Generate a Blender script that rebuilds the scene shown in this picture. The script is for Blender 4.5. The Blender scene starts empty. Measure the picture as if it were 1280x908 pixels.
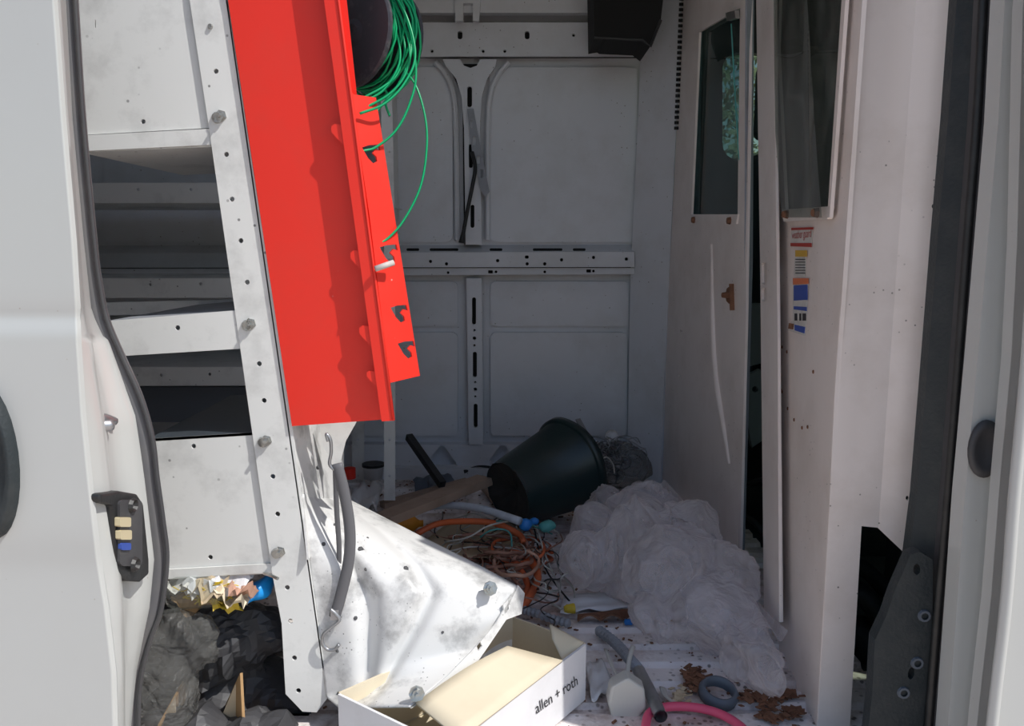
import bpy, bmesh, math, random
from mathutils import Vector, Matrix, noise
from mathutils.geometry import tessellate_polygon
random.seed(7)
R = math.radians
C = bpy.context.scene.collection
S = bpy.context.scene
# ------------------------------------------------------------------ camera
F = 1024.0; PITCH = R(8.0); CAM = Vector((0, 0, 0.73))
cd = bpy.data.cameras.new('camera'); cd.sensor_width = 36; cd.lens = 36 * F / 1280
cam = bpy.data.objects.new('camera', cd); C.objects.link(cam)
cam.location = CAM; cam.rotation_euler = (R(90) - PITCH, 0, 0)
cd.clip_start = 0.02
S.camera = cam
# ------------------------------------------------------------------ sky, sun, exposure
SUN = Vector((1.6, -0.85, 2.4)).normalized()
w = bpy.data.worlds.new('world'); S.world = w; w.use_nodes = True
nt = w.node_tree; nt.nodes.clear()
sky = nt.nodes.new('ShaderNodeTexSky'); sky.sky_type = 'NISHITA'; sky.sun_disc = False
sky.sun_elevation = math.asin(SUN.z); sky.sun_rotation = math.atan2(SUN.x, SUN.y)
bg = nt.nodes.new('ShaderNodeBackground'); bg.inputs[1].default_value = 0.13
wo = nt.nodes.new('ShaderNodeOutputWorld')
nt.links.new(sky.outputs[0], bg.inputs[0]); nt.links.new(bg.outputs[0], wo.inputs[0])
sl = bpy.data.lights.new('sun', 'SUN'); sl.energy = 3.6; sl.angle = R(0.6); sl.color = (1.0, 0.97, 0.92)
so = bpy.data.objects.new('sun', sl); C.objects.link(so)
so.rotation_euler = SUN.to_track_quat('Z', 'Y').to_euler(); so.location = (3, -3, 5)
S.view_settings.view_transform = 'Standard'; S.view_settings.look = 'None'
S.view_settings.gamma = 1; S.view_settings.use_curve_mapping = False
S.view_settings.exposure = 0.0

# ------------------------------------------------------------------ helpers
def ray(px, py):
    u = (px - 640) / F; v = (py - 454) / F
    c, s = math.cos(PITCH), math.sin(PITCH)
    return Vector((u, c - v * s, -s - v * c))
def at(px, py, y):
    d = ray(px, py); return CAM + d * (y / d.y)
def fl(px, py, z=0.0):
    d = ray(px, py); return CAM + d * ((z - CAM.z) / d.z)
class Pl:
    def __init__(s, o, n): s.o = Vector(o); s.n = Vector(n).normalized()
    def __call__(s, px, py):
        d = ray(px, py); return CAM + d * ((s.o - CAM).dot(s.n) / d.dot(s.n))
def YP(y): return Pl((0, y, 0), (0, -1, 0))
def P3(a, b, c):
    a, b, c = Vector(a), Vector(b), Vector(c)
    return Pl(a, (b - a).cross(c - a))

def gloc(o):
    l = Vector((0, 0, 0))
    while o: l = l + o.location; o = o.parent
    return l
def tagp(o, label=None, cat=None, group=None, kind=None):
    if label: o['label'] = label
    if cat: o['category'] = cat
    if group: o['group'] = group
    if kind: o['kind'] = kind
    return o
def obj(name, vf, mat, parent=None, smooth=False, label=None, cat=None, group=None, kind=None):
    verts, faces = vf
    verts = [Vector(v) for v in verts]
    if parent is not None: L = gloc(parent)
    else:
        xs = [v.x for v in verts]; ys = [v.y for v in verts]; zs = [v.z for v in verts]
        L = Vector(((min(xs)+max(xs))/2, (min(ys)+max(ys))/2, min(zs)))
    me = bpy.data.meshes.new(name)
    me.from_pydata([tuple(v - L) for v in verts], [], faces)
    me.validate()
    bm = bmesh.new(); bm.from_mesh(me); bmesh.ops.recalc_face_normals(bm, faces=bm.faces); bm.to_mesh(me); bm.free()
    if smooth: me.shade_smooth()
    if mat: me.materials.append(mat)
    o = bpy.data.objects.new(name, me); C.objects.link(o)
    if parent is not None: o.parent = parent
    else: o.location = L
    return tagp(o, label, cat, group, kind)
def thing(name, label, cat, loc, group=None, kind=None):
    o = bpy.data.objects.new(name, None); C.objects.link(o); o.location = loc; o.empty_display_size = .05
    return tagp(o, label, cat, group, kind)
def join(*vfs):
    V, Fc = [], []
    for v, f in vfs:
        n = len(V); V += list(v); Fc += [tuple(i + n for i in ff) for ff in f]
    return V, Fc
def box(x0, x1, y0, y1, z0, z1):
    v = [(x, y, z) for z in (z0, z1) for y in (y0, y1) for x in (x0, x1)]
    return v, [(0,2,3,1),(4,5,7,6),(0,1,5,4),(2,6,7,3),(0,4,6,2),(1,3,7,5)]
def obox(c, ax, ay, az):   # oriented box, half axes
    c = Vector(c); ax, ay, az = Vector(ax), Vector(ay), Vector(az)
    v = [c + ax*i + ay*j + az*k for k in (-1,1) for j in (-1,1) for i in (-1,1)]
    return v, [(0,2,3,1),(4,5,7,6),(0,1,5,4),(2,6,7,3),(0,4,6,2),(1,3,7,5)]
def beam(a, b, wd, th, up=(0,0,1)):
    a, b = Vector(a), Vector(b); d = (b - a); l = d.length; d.normalize()
    s = d.cross(Vector(up)).normalized(); u = s.cross(d)
    return obox((a + b) / 2, d * l / 2, s * wd / 2, u * th / 2)
def circ(x, y, rx, ry=None, n=12, rot=0):
    ry = ry or rx
    return [(x + rx*math.cos(a)*math.cos(rot) - ry*math.sin(a)*math.sin(rot), y + rx*math.cos(a)*math.sin(rot) + ry*math.sin(a)*math.cos(rot)) for a in [2*math.pi*i/n for i in range(n)]]
def rrect(x0, y0, x1, y1, r, n=4):
    o = []
    for cx, cy, a0 in ((x1-r,y1-r,0),(x0+r,y1-r,90),(x0+r,y0+r,180),(x1-r,y0+r,270)):
        for i in range(n+1):
            a = R(a0 + 90*i/n); o.append((cx + r*math.cos(a), cy + r*math.sin(a)))
    return o
def plate(pl, outline, th, holes=(), back=None):
    """sheet cut from the real plane pl; th = thickness along back (default the plane's normal, away from viewer)"""
    loops = [outline] + list(holes)
    flat = [p for l in loops for p in l]
    tris = tessellate_polygon([[Vector((p[0], p[1], 0)) for p in l] for l in loops])
    front = [pl(*p) for p in flat]
    if back is None:
        back = pl.n if pl.n.dot(front[0] - CAM) > 0 else -pl.n
    b = Vector(back).normalized() * th
    n = len(flat)
    V = front + [p + b for p in front]
    Fc = [tuple(t) for t in tris] + [(t[2]+n, t[1]+n, t[0]+n) for t in tris]
    k = 0
    for l in loops:
        m = len(l)
        for i in range(m):
            a, c = k + i, k + (i+1) % m
            Fc.append((a, c, c+n, a+n))
        k += m
    return V, Fc
def smoothpts(P, sub=6, closed=False):
    P = [Vector(p) for p in P]; o = []; n = len(P)
    for i in range(n - 1 if not closed else n):
        p1, p2 = P[i], P[(i+1) % n]
        p0 = P[i-1] if (i > 0 or closed) else p1 * 2 - p2
        p3 = P[(i+2) % n] if (i + 2 < n or closed) else p2 * 2 - p1
        for k in range(sub):
            t = k / sub
            o.append(.5 * ((2*p1) + (p2-p0)*t + (2*p0-5*p1+4*p2-p3)*t*t + (-p0+3*p1-3*p2+p3)*t**3))
    if not closed: o.append(P[-1])
    return o
def tube(P, r, n=8, sub=6, caps=True, flat=1.0, up=None):
    pts = smoothpts(P, sub) if sub > 1 else [Vector(p) for p in P]
    V, Fc = [], []; N = len(pts); nrm = None
    for i, p in enumerate(pts):
        t = (pts[min(i+1, N-1)] - pts[max(i-1, 0)]).normalized()
        if nrm is None:
            nrm = t.cross(Vector(up) if up else Vector((.3, .2, 1))).normalized()
        else:
            nrm = (nrm - t * nrm.dot(t)).normalized()
        bn = t.cross(nrm)
        rr = r(i / (N-1)) if callable(r) else r
        for k in range(n):
            a = 2*math.pi*k/n
            V.append(p + nrm * rr * math.cos(a) + bn * rr * flat * math.sin(a))
        if i:
            for k in range(n):
                a, b = (i-1)*n + k, (i-1)*n + (k+1) % n
                Fc.append((a, b, b+n, a+n))
    if caps:
        Fc.append(tuple(range(n))); Fc.append(tuple(range((N-1)*n, N*n)))
    return V, Fc
def lathe(c, axis, prof, n=24):
    """prof list of (radius, dist along axis)"""
    ax = Vector(axis).normalized(); s = ax.orthogonal().normalized(); t = ax.cross(s); c = Vector(c)
    V, Fc = [], []
    for j, (r, h) in enumerate(prof):
        for k in range(n):
            a = 2*math.pi*k/n
            V.append(c + ax*h + (s*math.cos(a) + t*math.sin(a)) * max(r, 1e-5))
        if j:
            for k in range(n):
                a, b = (j-1)*n + k, (j-1)*n + (k+1) % n
                Fc.append((a, b, b+n, a+n))
    return V, Fc
def grid(fn, nu, nv, th=None):
    V = [fn(i/nu, j/nv) for j in range(nv+1) for i in range(nu+1)]
    Fc = [(j*(nu+1)+i, j*(nu+1)+i+1, (j+1)*(nu+1)+i+1, (j+1)*(nu+1)+i) for j in range(nv) for i in range(nu)]
    return V, Fc
def solid(o, th):
    m = o.modifiers.new('thickness', 'SOLIDIFY'); m.thickness = th; m.offset = 0; return o
def bev(o, wd=.002, seg=2):
    m = o.modifiers.new('bevel', 'BEVEL'); m.width = wd; m.segments = seg; m.limit_method = 'ANGLE'; return o
def lerp(a, b, t): return a + (b - a) * t
def poly(pts, t):   # piecewise linear on tuples, t in 0..1 by index
    k = t * (len(pts) - 1); i = min(int(k), len(pts) - 2); f = k - i
    return tuple(lerp(a, b, f) for a, b in zip(pts[i], pts[i+1]))
def text(s, p00, p10, p01, mat, parent, name='print', lift=.0006, bold=0):
    cu = bpy.data.curves.new('t', 'FONT'); cu.body = s; cu.offset = bold; cu.resolution_u = 3
    to = bpy.data.objects.new('t', cu); C.objects.link(to)
    me = bpy.data.meshes.new_from_object(to.evaluated_get(bpy.context.evaluated_depsgraph_get()))
    vs = [v.co.copy() for v in me.vertices]; fs = [tuple(p.vertices) for p in me.polygons]
    bpy.data.objects.remove(to); bpy.data.curves.remove(cu)
    x0 = min(v.x for v in vs); x1 = max(v.x for v in vs); y0 = min(v.y for v in vs); y1 = max(v.y for v in vs)
    p00, p10, p01 = Vector(p00), Vector(p10), Vector(p01)
    n = (p10-p00).cross(p01-p00).normalized()
    if n.dot(p00 - CAM) > 0: n = -n
    V = [p00 + (p10-p00)*((v.x-x0)/(x1-x0)) + (p01-p00)*((v.y-y0)/(y1-y0)) + n*lift for v in vs]
    return obj(name, (V, fs), mat, parent)

# ------------------------------------------------------------------ materials
def mat(name, col, rough=.5, metal=0, dirt=None, dscale=6, damt=.5, bump=0, bscale=60, spec=.5, alpha=1, trans=0, speck=None, coat=0, dlo=.45, dhi=.7):
    m = bpy.data.materials.new(name); m.use_nodes = True; t = m.node_tree; b = t.nodes['Principled BSDF']
    b.inputs['Base Color'].default_value = (*col, 1); b.inputs['Roughness'].default_value = rough
    b.inputs['Metallic'].default_value = metal; b.inputs['Specular IOR Level'].default_value = spec
    b.inputs['Alpha'].default_value = alpha; b.inputs['Transmission Weight'].default_value = trans
    b.inputs['Coat Weight'].default_value = coat
    tc = t.nodes.new('ShaderNodeTexCoord'); last = None
    if dirt:
        n = t.nodes.new('ShaderNodeTexNoise'); n.inputs['Scale'].default_value = dscale; n.inputs['Detail'].default_value = 8; n.inputs['Roughness'].default_value = .65
        r = t.nodes.new('ShaderNodeMapRange'); r.inputs[1].default_value = dlo; r.inputs[2].default_value = dhi; r.inputs[4].default_value = damt
        x = t.nodes.new('ShaderNodeMix'); x.data_type = 'RGBA'
        x.inputs[6].default_value = (*col, 1); x.inputs[7].default_value = (*dirt, 1)
        t.links.new(tc.outputs['Object'], n.inputs[0]); t.links.new(n.outputs[0], r.inputs[0]); t.links.new(r.outputs[0], x.inputs[0])
        last = x.outputs[2]
    if speck:
        v = t.nodes.new('ShaderNodeTexVoronoi'); v.inputs['Scale'].default_value = speck[1]; v.inputs['Randomness'].default_value = 1
        r2 = t.nodes.new('ShaderNodeMapRange'); r2.inputs[1].default_value = speck[2]; r2.inputs[2].default_value = speck[2]*.6; r2.inputs[4].default_value = .85
        x2 = t.nodes.new('ShaderNodeMix'); x2.data_type = 'RGBA'; x2.inputs[6].default_value = (*col, 1); x2.inputs[7].default_value = (*speck[0], 1)
        if last: t.links.new(last, x2.inputs[6])
        n3 = t.nodes.new('ShaderNodeTexNoise'); n3.inputs['Scale'].default_value = 5
        ml = t.nodes.new('ShaderNodeMath'); ml.operation = 'MULTIPLY'
        r3 = t.nodes.new('ShaderNodeMapRange'); r3.inputs[1].default_value = .45; r3.inputs[2].default_value = .6
        t.links.new(tc.outputs['Object'], n3.inputs[0]); t.links.new(n3.outputs[0], r3.inputs[0])
        t.links.new(tc.outputs['Object'], v.inputs['Vector']); t.links.new(v.outputs['Distance'], r2.inputs[0])
        t.links.new(r2.outputs[0], ml.inputs[0]); t.links.new(r3.outputs[0], ml.inputs[1]); t.links.new(ml.outputs[0], x2.inputs[0])
        last = x2.outputs[2]
    if last: t.links.new(last, b.inputs['Base Color'])
    if bump:
        n = t.nodes.new('ShaderNodeTexNoise'); n.inputs['Scale'].default_value = bscale; n.inputs['Detail'].default_value = 4
        bp = t.nodes.new('ShaderNodeBump'); bp.inputs['Strength'].default_value = bump; bp.inputs['Distance'].default_value = .01
        t.links.new(tc.outputs['Object'], n.inputs[0]); t.links.new(n.outputs[0], bp.inputs['Height']); t.links.new(bp.outputs[0], b.inputs['Normal'])
    return m
M = dict(
 paint=mat('van_white_paint', (.56,.575,.56), .3, dirt=(.5,.49,.46), dscale=3, damt=.25, coat=.3, speck=((.35,.3,.25), 50, .05)),
 paint_in=mat('inner_white_paint', (.74,.76,.8), .38, dirt=(.5,.49,.46), dscale=4, damt=.4, speck=((.2,.17,.14), 45, .1)),
 shelf=mat('shelf_enamel', (.82,.83,.81), .4, dirt=(.33,.33,.32), dscale=9, damt=.55, dlo=.5, dhi=.75, speck=((.12,.12,.12), 40, .1)),
 sheet=mat('scuffed_enamel', (.78,.78,.77), .38, dirt=(.1,.1,.1), dscale=13, damt=.75, dlo=.5, dhi=.72, speck=((.05,.05,.05), 110, .14)),
 partition=mat('partition_enamel', (.9,.81,.76), .36, dirt=(.6,.5,.42), dscale=5, damt=.4, speck=((.1,.07,.05), 60, .1)),
 red=mat('red_enamel', (.88,.03,.015), .5, dirt=(.75,.05,.03), dscale=14, damt=.3, speck=((.8,.4,.35), 30, .05)),
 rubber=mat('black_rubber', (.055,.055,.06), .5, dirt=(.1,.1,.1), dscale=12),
 seal=mat('grey_rubber_seal', (.13,.13,.14), .45, dirt=(.2,.19,.18), dscale=8, damt=.6),
 black=mat('black_plastic', (.018,.019,.02), .45, dirt=(.05,.05,.05), dscale=20, bump=.1),
 trim=mat('dark_cab_trim', (.022,.03,.034), .55, dirt=(.05,.055,.055), dscale=25, damt=.6, bump=.15, bscale=200),
 dark=mat('matt_black', (.01,.01,.01), .9),  # plain black, also the painted shade behind rail and brace holes
 spool=mat('spool_plastic', (.05,.052,.062), .5, dirt=(.22,.22,.22), dscale=30, damt=.5, dlo=.55, dhi=.75),
 green=mat('green_wire', (.0,.38,.14), .35),
 zinc=mat('zinc_bolt', (.5,.5,.48), .3, metal=.9, bump=.3),
 steel=mat('galvanised_steel', (.42,.43,.45), .38, metal=.8, dirt=(.25,.25,.25), dscale=30),
 brass=mat('brass_contact', (.75,.65,.42), .35, metal=.3),
 card=mat('cardboard', (.62,.5,.34), .85, dirt=(.5,.38,.24), dscale=10, damt=.4, bump=.1),
 cardlight=mat('box_board', (.76,.67,.5), .8, dirt=(.62,.5,.36), dscale=8, damt=.3),
 cardbrown=mat('brown_cardboard', (.45,.28,.13), .85, dirt=(.3,.17,.08), dscale=10, damt=.4),
 white=mat('white_print_card', (.82,.82,.84), .6, dirt=(.6,.6,.6), dscale=20, damt=.25),
 ink=mat('dark_ink', (.03,.03,.035), .7), redink=mat('red_ink', (.45,.04,.03), .6), blueink=mat('blue_ink', (.04,.09,.4), .6),
 orangeink=mat('orange_ink', (.75,.2,.08), .6), yellowink=mat('amber_ink', (.7,.42,.05), .6),
 sticker=mat('sticker_paper', (.72,.7,.66), .5, dirt=(.5,.45,.4), dscale=40),
 tub=mat('dark_green_plastic', (.006,.022,.024), .32, dirt=(.02,.03,.03), dscale=12, damt=.5, bump=.05, bscale=30),
 wood=mat('scuffed_wood', (.36,.26,.2), .8, dirt=(.2,.14,.1), dscale=12, damt=.6, bump=.2),
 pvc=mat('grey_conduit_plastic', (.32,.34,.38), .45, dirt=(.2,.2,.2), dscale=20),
 palepvc=mat('pale_tube_plastic', (.5,.55,.62), .45, dirt=(.3,.3,.34), dscale=25),
 orange=mat('orange_cord', (.75,.16,.05), .5, dirt=(.4,.12,.07), dscale=9),
 pink=mat('pink_hose_plastic', (.8,.1,.2), .45),
 wwhite=mat('white_wire', (.55,.54,.5), .5), wteal=mat('teal_wire', (.1,.4,.38), .5), wbrown=mat('brown_wire', (.35,.18,.13), .55),
 wblack=mat('black_wire', (.02,.02,.02), .5), wpeach=mat('peach_wire', (.6,.35,.25), .5),
 yellow=mat('yellow_plastic', (.7,.5,.04), .5), amber=mat('amber_plastic', (.75,.3,.02), .5), blue=mat('blue_plastic', (.02,.2,.6), .45),
 glove=mat('bright_blue_film', (.01,.33,.85), .4), rust=mat('rusty_metal', (.24,.11,.06), .85, dirt=(.1,.045,.025), dscale=30, damt=.8),
 surface=mat('dark_shelf_board', (.06,.075,.09), .25, dirt=(.03,.03,.03), dscale=8),
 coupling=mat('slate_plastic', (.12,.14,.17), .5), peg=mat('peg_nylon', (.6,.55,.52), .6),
 strap=mat('grey_rubber_strap', (.14,.14,.15), .5), ground=mat('yard_ground', (.64,.53,.45), .95, dirt=(.5,.41,.34), dscale=2),
 leaf=mat('foliage', (.2,.24,.15), .7, dirt=(.32,.34,.24), dscale=5), bark=mat('bark', (.15,.1,.07), .9),
 seatfab=mat('seat_cloth', (.05,.07,.07), .9, dirt=(.08,.1,.1), dscale=20), cabgreen=mat('pale_cab_metal', (.3,.36,.34), .6),
)
# floor: white painted steel under dust and rust stains
def floor_mat():
    m = mat('dusty_floor', (.9,.84,.82), .5, dirt=(.3,.17,.12), dscale=8, damt=.9, dlo=.47, dhi=.68, bump=.25, bscale=90, speck=((.06,.035,.02), 70, .3))
    return m
M['floor'] = floor_mat()
def film(name, col, a, rough=.25, bump=.4):
    m = bpy.data.materials.new(name); m.use_nodes = True; t = m.node_tree; b = t.nodes['Principled BSDF']
    b.inputs['Base Color'].default_value = (*col, 1); b.inputs['Roughness'].default_value = rough
    lw = t.nodes.new('ShaderNodeLayerWeight'); lw.inputs[0].default_value = .45
    mr = t.nodes.new('ShaderNodeMapRange'); mr.inputs[3].default_value = a*.75; mr.inputs[4].default_value = min(1, a*2.2)
    n = t.nodes.new('ShaderNodeTexNoise'); n.inputs['Scale'].default_value = 22; n.inputs['Detail'].default_value = 5; n.inputs['Distortion'].default_value = 1.5
    tc = t.nodes.new('ShaderNodeTexCoord'); bp = t.nodes.new('ShaderNodeBump'); bp.inputs['Strength'].default_value = 1.0; bp.inputs['Distance'].default_value = .02
    tl = t.nodes.new('ShaderNodeBsdfTranslucent'); tl.inputs[0].default_value = (*col, 1)
    tr = t.nodes.new('ShaderNodeBsdfTransparent'); m1 = t.nodes.new('ShaderNodeMixShader'); m2 = t.nodes.new('ShaderNodeMixShader'); m1.inputs[0].default_value = .3
    t.links.new(tc.outputs['Object'], n.inputs[0]); t.links.new(n.outputs[0], bp.inputs['Height']); t.links.new(bp.outputs[0], b.inputs['Normal'])
    t.links.new(lw.outputs['Facing'], mr.inputs[0]); t.links.new(b.outputs[0], m1.inputs[1]); t.links.new(tl.outputs[0], m1.inputs[2])
    t.links.new(tr.outputs[0], m2.inputs[1]); t.links.new(m1.outputs[0], m2.inputs[2]); t.links.new(mr.outputs[0], m2.inputs[0])
    t.links.new(m2.outputs[0], t.nodes['Material Output'].inputs[0])
    return m
M['film'] = film('clear_plastic_film', (.98,.93,.96), .3, .14)
M['filmdark'] = film('cloudy_plastic_film', (.25,.25,.24), .4)
def glassmat(name, tint, refl=.12, rough=.02, haze=None):
    m = bpy.data.materials.new(name); m.use_nodes = True; t = m.node_tree; b = t.nodes['Principled BSDF']
    g = t.nodes.new('ShaderNodeBsdfGlossy'); g.inputs['Roughness'].default_value = rough
    tr = t.nodes.new('ShaderNodeBsdfTransparent'); tr.inputs[0].default_value = (*tint, 1)
    lw = t.nodes.new('ShaderNodeLayerWeight'); pw_ = t.nodes.new('ShaderNodeMath'); pw_.operation = 'POWER'; pw_.inputs[1].default_value = 5
    f = t.nodes.new('ShaderNodeMath'); f.operation = 'MULTIPLY_ADD'; f.inputs[1].default_value = .5; f.inputs[2].default_value = .03
    t.links.new(lw.outputs['Facing'], pw_.inputs[0]); t.links.new(pw_.outputs[0], f.inputs[0])
    mx = t.nodes.new('ShaderNodeMixShader'); t.links.new(f.outputs[0], mx.inputs[0]); t.links.new(tr.outputs[0], mx.inputs[1]); t.links.new(g.outputs[0], mx.inputs[2])
    out = mx
    if haze:
        n = t.nodes.new('ShaderNodeTexNoise'); n.inputs['Scale'].default_value = 7; n.inputs['Distortion'].default_value = 1; n.inputs['Detail'].default_value = 6
        tc = t.nodes.new('ShaderNodeTexCoord'); t.links.new(tc.outputs['Object'], n.inputs[0])
        mr = t.nodes.new('ShaderNodeMapRange'); mr.inputs[1].default_value = .4; mr.inputs[2].default_value = .75; mr.inputs[3].default_value = haze*.5; mr.inputs[4].default_value = haze*1.8
        d = t.nodes.new('ShaderNodeBsdfDiffuse'); d.inputs[0].default_value = (.5,.52,.48,1)
        m2 = t.nodes.new('ShaderNodeMixShader'); t.links.new(n.outputs[0], mr.inputs[0]); t.links.new(mr.outputs[0], m2.inputs[0])
        t.links.new(mx.outputs[0], m2.inputs[1]); t.links.new(d.outputs[0], m2.inputs[2]); out = m2
    t.links.new(out.outputs[0], t.nodes['Material Output'].inputs[0]); return m
M['glass'] = glassmat('tinted_glass', (.62,.68,.6))
M['plexi'] = glassmat('scratched_acrylic', (.55,.68,.7), haze=.06)
M['plexi2'] = glassmat('hazy_acrylic', (.5,.52,.48), haze=.16)
M['clear'] = glassmat('clear_bottle_plastic', (.85,.87,.86), haze=.15)

# ================================================================== SETTING
obj('ground', grid(lambda u, v: Vector((-14+28*u, -12+28*v, -.62 + .02*noise.noise(Vector((u*30, v*30, 0))))), 60, 60), M['ground'], smooth=True, kind='structure')
YB = 2.6
# floor with ribs running the length of the van
def floor_mesh():
    V, Fc = [], []; ys = []; y = 1.04
    while y < 2.7:
        ys += [(y, 0), (y+.034, 0), (y+.040, -.009), (y+.060, -.009)]; y += .066
    for (yy, zz) in ys: V += [(-1.9, yy, zz), (.62, yy, zz)]
    for i in range(len(ys)-1): Fc.append((2*i, 2*i+1, 2*i+3, 2*i+2))
    n = len(V); V += [(-1.9, 1.04, 0), (.62, 1.04, 0), (.62, 1.04, -.1), (-1.9, 1.04, -.1), (.62, 2.7, -.1), (-1.9, 2.7, -.1)]
    Fc += [(n, n+1, n+2, n+3), (n+3, n+2, n+4, n+5)]
    return V, Fc
fo = obj('floor', floor_mesh(), M['floor'], kind='structure', label='dusty ribbed white steel cargo floor of the van')
obj('door_sill', box(-.62, .62, .97, 1.04, -.14, -.012), M['paint'], kind='structure')
obj('ceiling', box(-1.9, .5, 1.0, 2.7, 1.72, 1.76), M['paint_in'], kind='structure')
obj('wall_rear', box(-1.94, -1.9, 1.0, 2.7, -.1, 1.76), M['paint_in'], kind='structure')
obj('wall_near', box(-1.9, -.64, 1.0, 1.04, -.5, 1.76), M['paint_in'], kind='structure')
obj('door_header', box(-.64, .62, .98, 1.06, 1.68, 1.76), M['paint'], kind='structure')

# far side wall
B = YP(YB)
wall = thing('wall_far', 'white inner side wall of the van with pressed ribs and rails', 'wall', (-.5, YB, 0), kind='structure')
p = YP(YB + .03)
skin_holes = []
obj('wall_skin', join(box(-1.9, .62, YB+.03, YB+.05, -.1, 1.76)), M['paint_in'], wall)
def wl(name, vf, m=None, lab=None, par=None): return obj(name, vf, m or M['paint_in'], par or wall, label=lab)
# raised panels
wl('wall_panel', plate(YP(YB+.015), rrect(612,84,797,303,9), .016))
wl('wall_panel', plate(YP(YB+.015), rrect(430,84,566,303,9), .016))
wl('wall_panel', plate(YP(YB+.015), rrect(130,84,400,303,9), .016))
wl('wall_panel', plate(YP(YB+.018), rrect(613,352,786,408,7), .013))
wl('wall_panel', plate(YP(YB+.012), rrect(613,416,784,545,7), .019))
wl('wall_panel', plate(YP(YB+.018), rrect(430,352,572,408,7), .013))
wl('wall_panel', plate(YP(YB+.012), rrect(430,416,572,545,7), .019))
# bottom ledge with two rounded triangular recesses
def tri(cx, cy, w_, h_):
    pts = []
    for (x, y, a0, a1) in ((cx, cy-h_+7, 200, 340), (cx+w_-5, cy+h_-5, -30, 90), (cx-w_+5, cy+h_-5, 90, 210)):
        for k in range(6):
            a = R(a0 + (a1-a0)*k/5); pts.append((x + 6*math.cos(a), y + 6*math.sin(a)))
    return pts
wl('lower_ledge', plate(YP(YB-.01), [(60,556),(786,556),(786,592),(60,592)], .04, holes=[tri(552,571,17,14), tri(628,569,15,13), tri(400,571,17,14)]))
wl('lower_ledge', plate(YP(YB-.05), [(60,586),(792,586),(792,600),(60,600)], .05))
# rails
holes = [rrect(572,39,578,49,2.5), rrect(656,39,662,49,2.5), circ(717,44,2,2,8)] + [circ(x,64,2,2,8) for x in (604,631,756,790,540)] + [circ(523,43,2,2,8)]
wl('upper_rail', plate(YP(YB-.02), [(60,28),(802,28),(806,70),(60,72)], .012, holes), lab='upper horizontal rail with punched holes')
wl('rail_shade_fill', box(-1.85, .42, YB-.004, YB+.03, at(0,28,YB).z, at(0,70,YB).z), M['dark'])  # dark box painted as the shade inside the hollow rail
wl('top_plate', plate(YP(YB-.05), [(60,-60),(740,-60),(740,16),(60,16)], .03))
wl('roof_brace', join(plate(YP(YB-.07), [(568,-40),(603,-40),(599,26),(591,26),(591,4),(579,4),(579,26),(569,26)], .02)), lab='short brace joining the roof to the upper rail')
mid_holes = [rrect(656,319.5,661,323.5,1.5)] + [circ(x,y,2.2,2.2,8) for x,y in ((538,327),(558,330),(622,326),(659,330),(702,325),(742,322),(783,324),(681,330))]
def _rail(x0, x1):
    hs = [h for h in mid_holes if x0 < sum(p_[0] for p_ in h)/len(h) < x1]
    f0, f1 = (x0-60)/733, (x1-60)/733
    return plate(YP(YB-.035), [(x0,317-2*f0),(x1,317-2*f1),(x1,335-f1),(x0,335-f0)], .01, hs)
wl('middle_rail', join(*[_rail(a, b) for a, b in ((60,530),(530,545),(545,590),(590,650),(650,671),(671,691),(691,720),(720,760),(760,793))]), lab='middle horizontal rail with punched holes')
_q = [at(60,307.5,YB+.03), at(793,306,YB+.03), at(793,317,YB-.034), at(60,319,YB-.034)]
wl('middle_rail_top', (_q + [p_ - Vector((0,0,.004)) for p_ in _q], [(0,1,2,3),(7,6,5,4),(3,2,6,7)]))
for x0, x1 in ((508,524),(537,573),(612,628),(666,703),(716,732)): wl('rail_slot', plate(P3(_q[0]+Vector((0,0,.001)), _q[1]+Vector((0,0,.001)), _q[3]+Vector((0,0,.001))), rrect(x0,310.5,x1,313.8,1.5), .0005), M['dark'])
wl('middle_rail_foot', plate(YP(YB-.02), [(60,336),(793,335),(793,343),(60,346)], .01, [rrect(610,338,616,342,1), circ(620,340,1.8,1.8,8), rrect(733,337,739,341,1), circ(742,339,1.8,1.8,8), circ(560,341,1.8,1.8,8), circ(681,340,1.8,1.8,8)]))
wl('rail_shade_fill', box(-1.85, .39, YB+.0, YB+.03, at(0,343,YB).z, at(0,319,YB).z), M['dark'])
# vertical braces
wl('upper_brace', plate(YP(YB-.018), [(553,74),(575,74),(580,82),(588,85),(596,82),(600,74),(621,74),(619,84),(609,98),(602,122),(600,160),(602,306),(582,306),(580,160),(577,122),(570,98),(558,84)], .012,
    [rrect(584,108,590,134,3), rrect(586,180,591,210,2.5), rrect(588,256,593,285,2.5)]), lab='upper vertical brace flaring to the top rail')
wl('brace_shade_fill', plate(YP(YB+.004), [(560,80),(612,80),(600,120),(600,306),(580,306),(578,120)], .02), M['dark'])  # dark sheet stands for the shade behind the brace slots
for sx in (-1, 1):
    wl('pressed_rib', tube([at(590+sx*46, 78, YB+.005), at(590+sx*34, 92, YB+.005), at(590+sx*24, 115, YB+.005), at(590+sx*20, 160, YB+.005), at(591+sx*19, 300, YB+.005)], .009, 8, 5))
wl('lower_brace', plate(YP(YB-.02), [(583,348),(602,348),(604,556),(586,556)], .014,
    [rrect(590,372,595,406,2.4), circ(593,413,1.5,1.5,8), circ(593,423,2.3,2.3,8), circ(593,432,1.5,1.5,8), rrect(591,440,596,472,2.4), circ(594,478,1.5,1.5,8), circ(594,487,2.3,2.3,8), circ(594,496,1.5,1.5,8), rrect(592,505,597,535,2.4)]), lab='lower vertical brace with slots')
wl('brace_shade_fill', plate(YP(YB+.0), [(586,350),(600,350),(602,552),(588,552)], .02), M['dark'])

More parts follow.
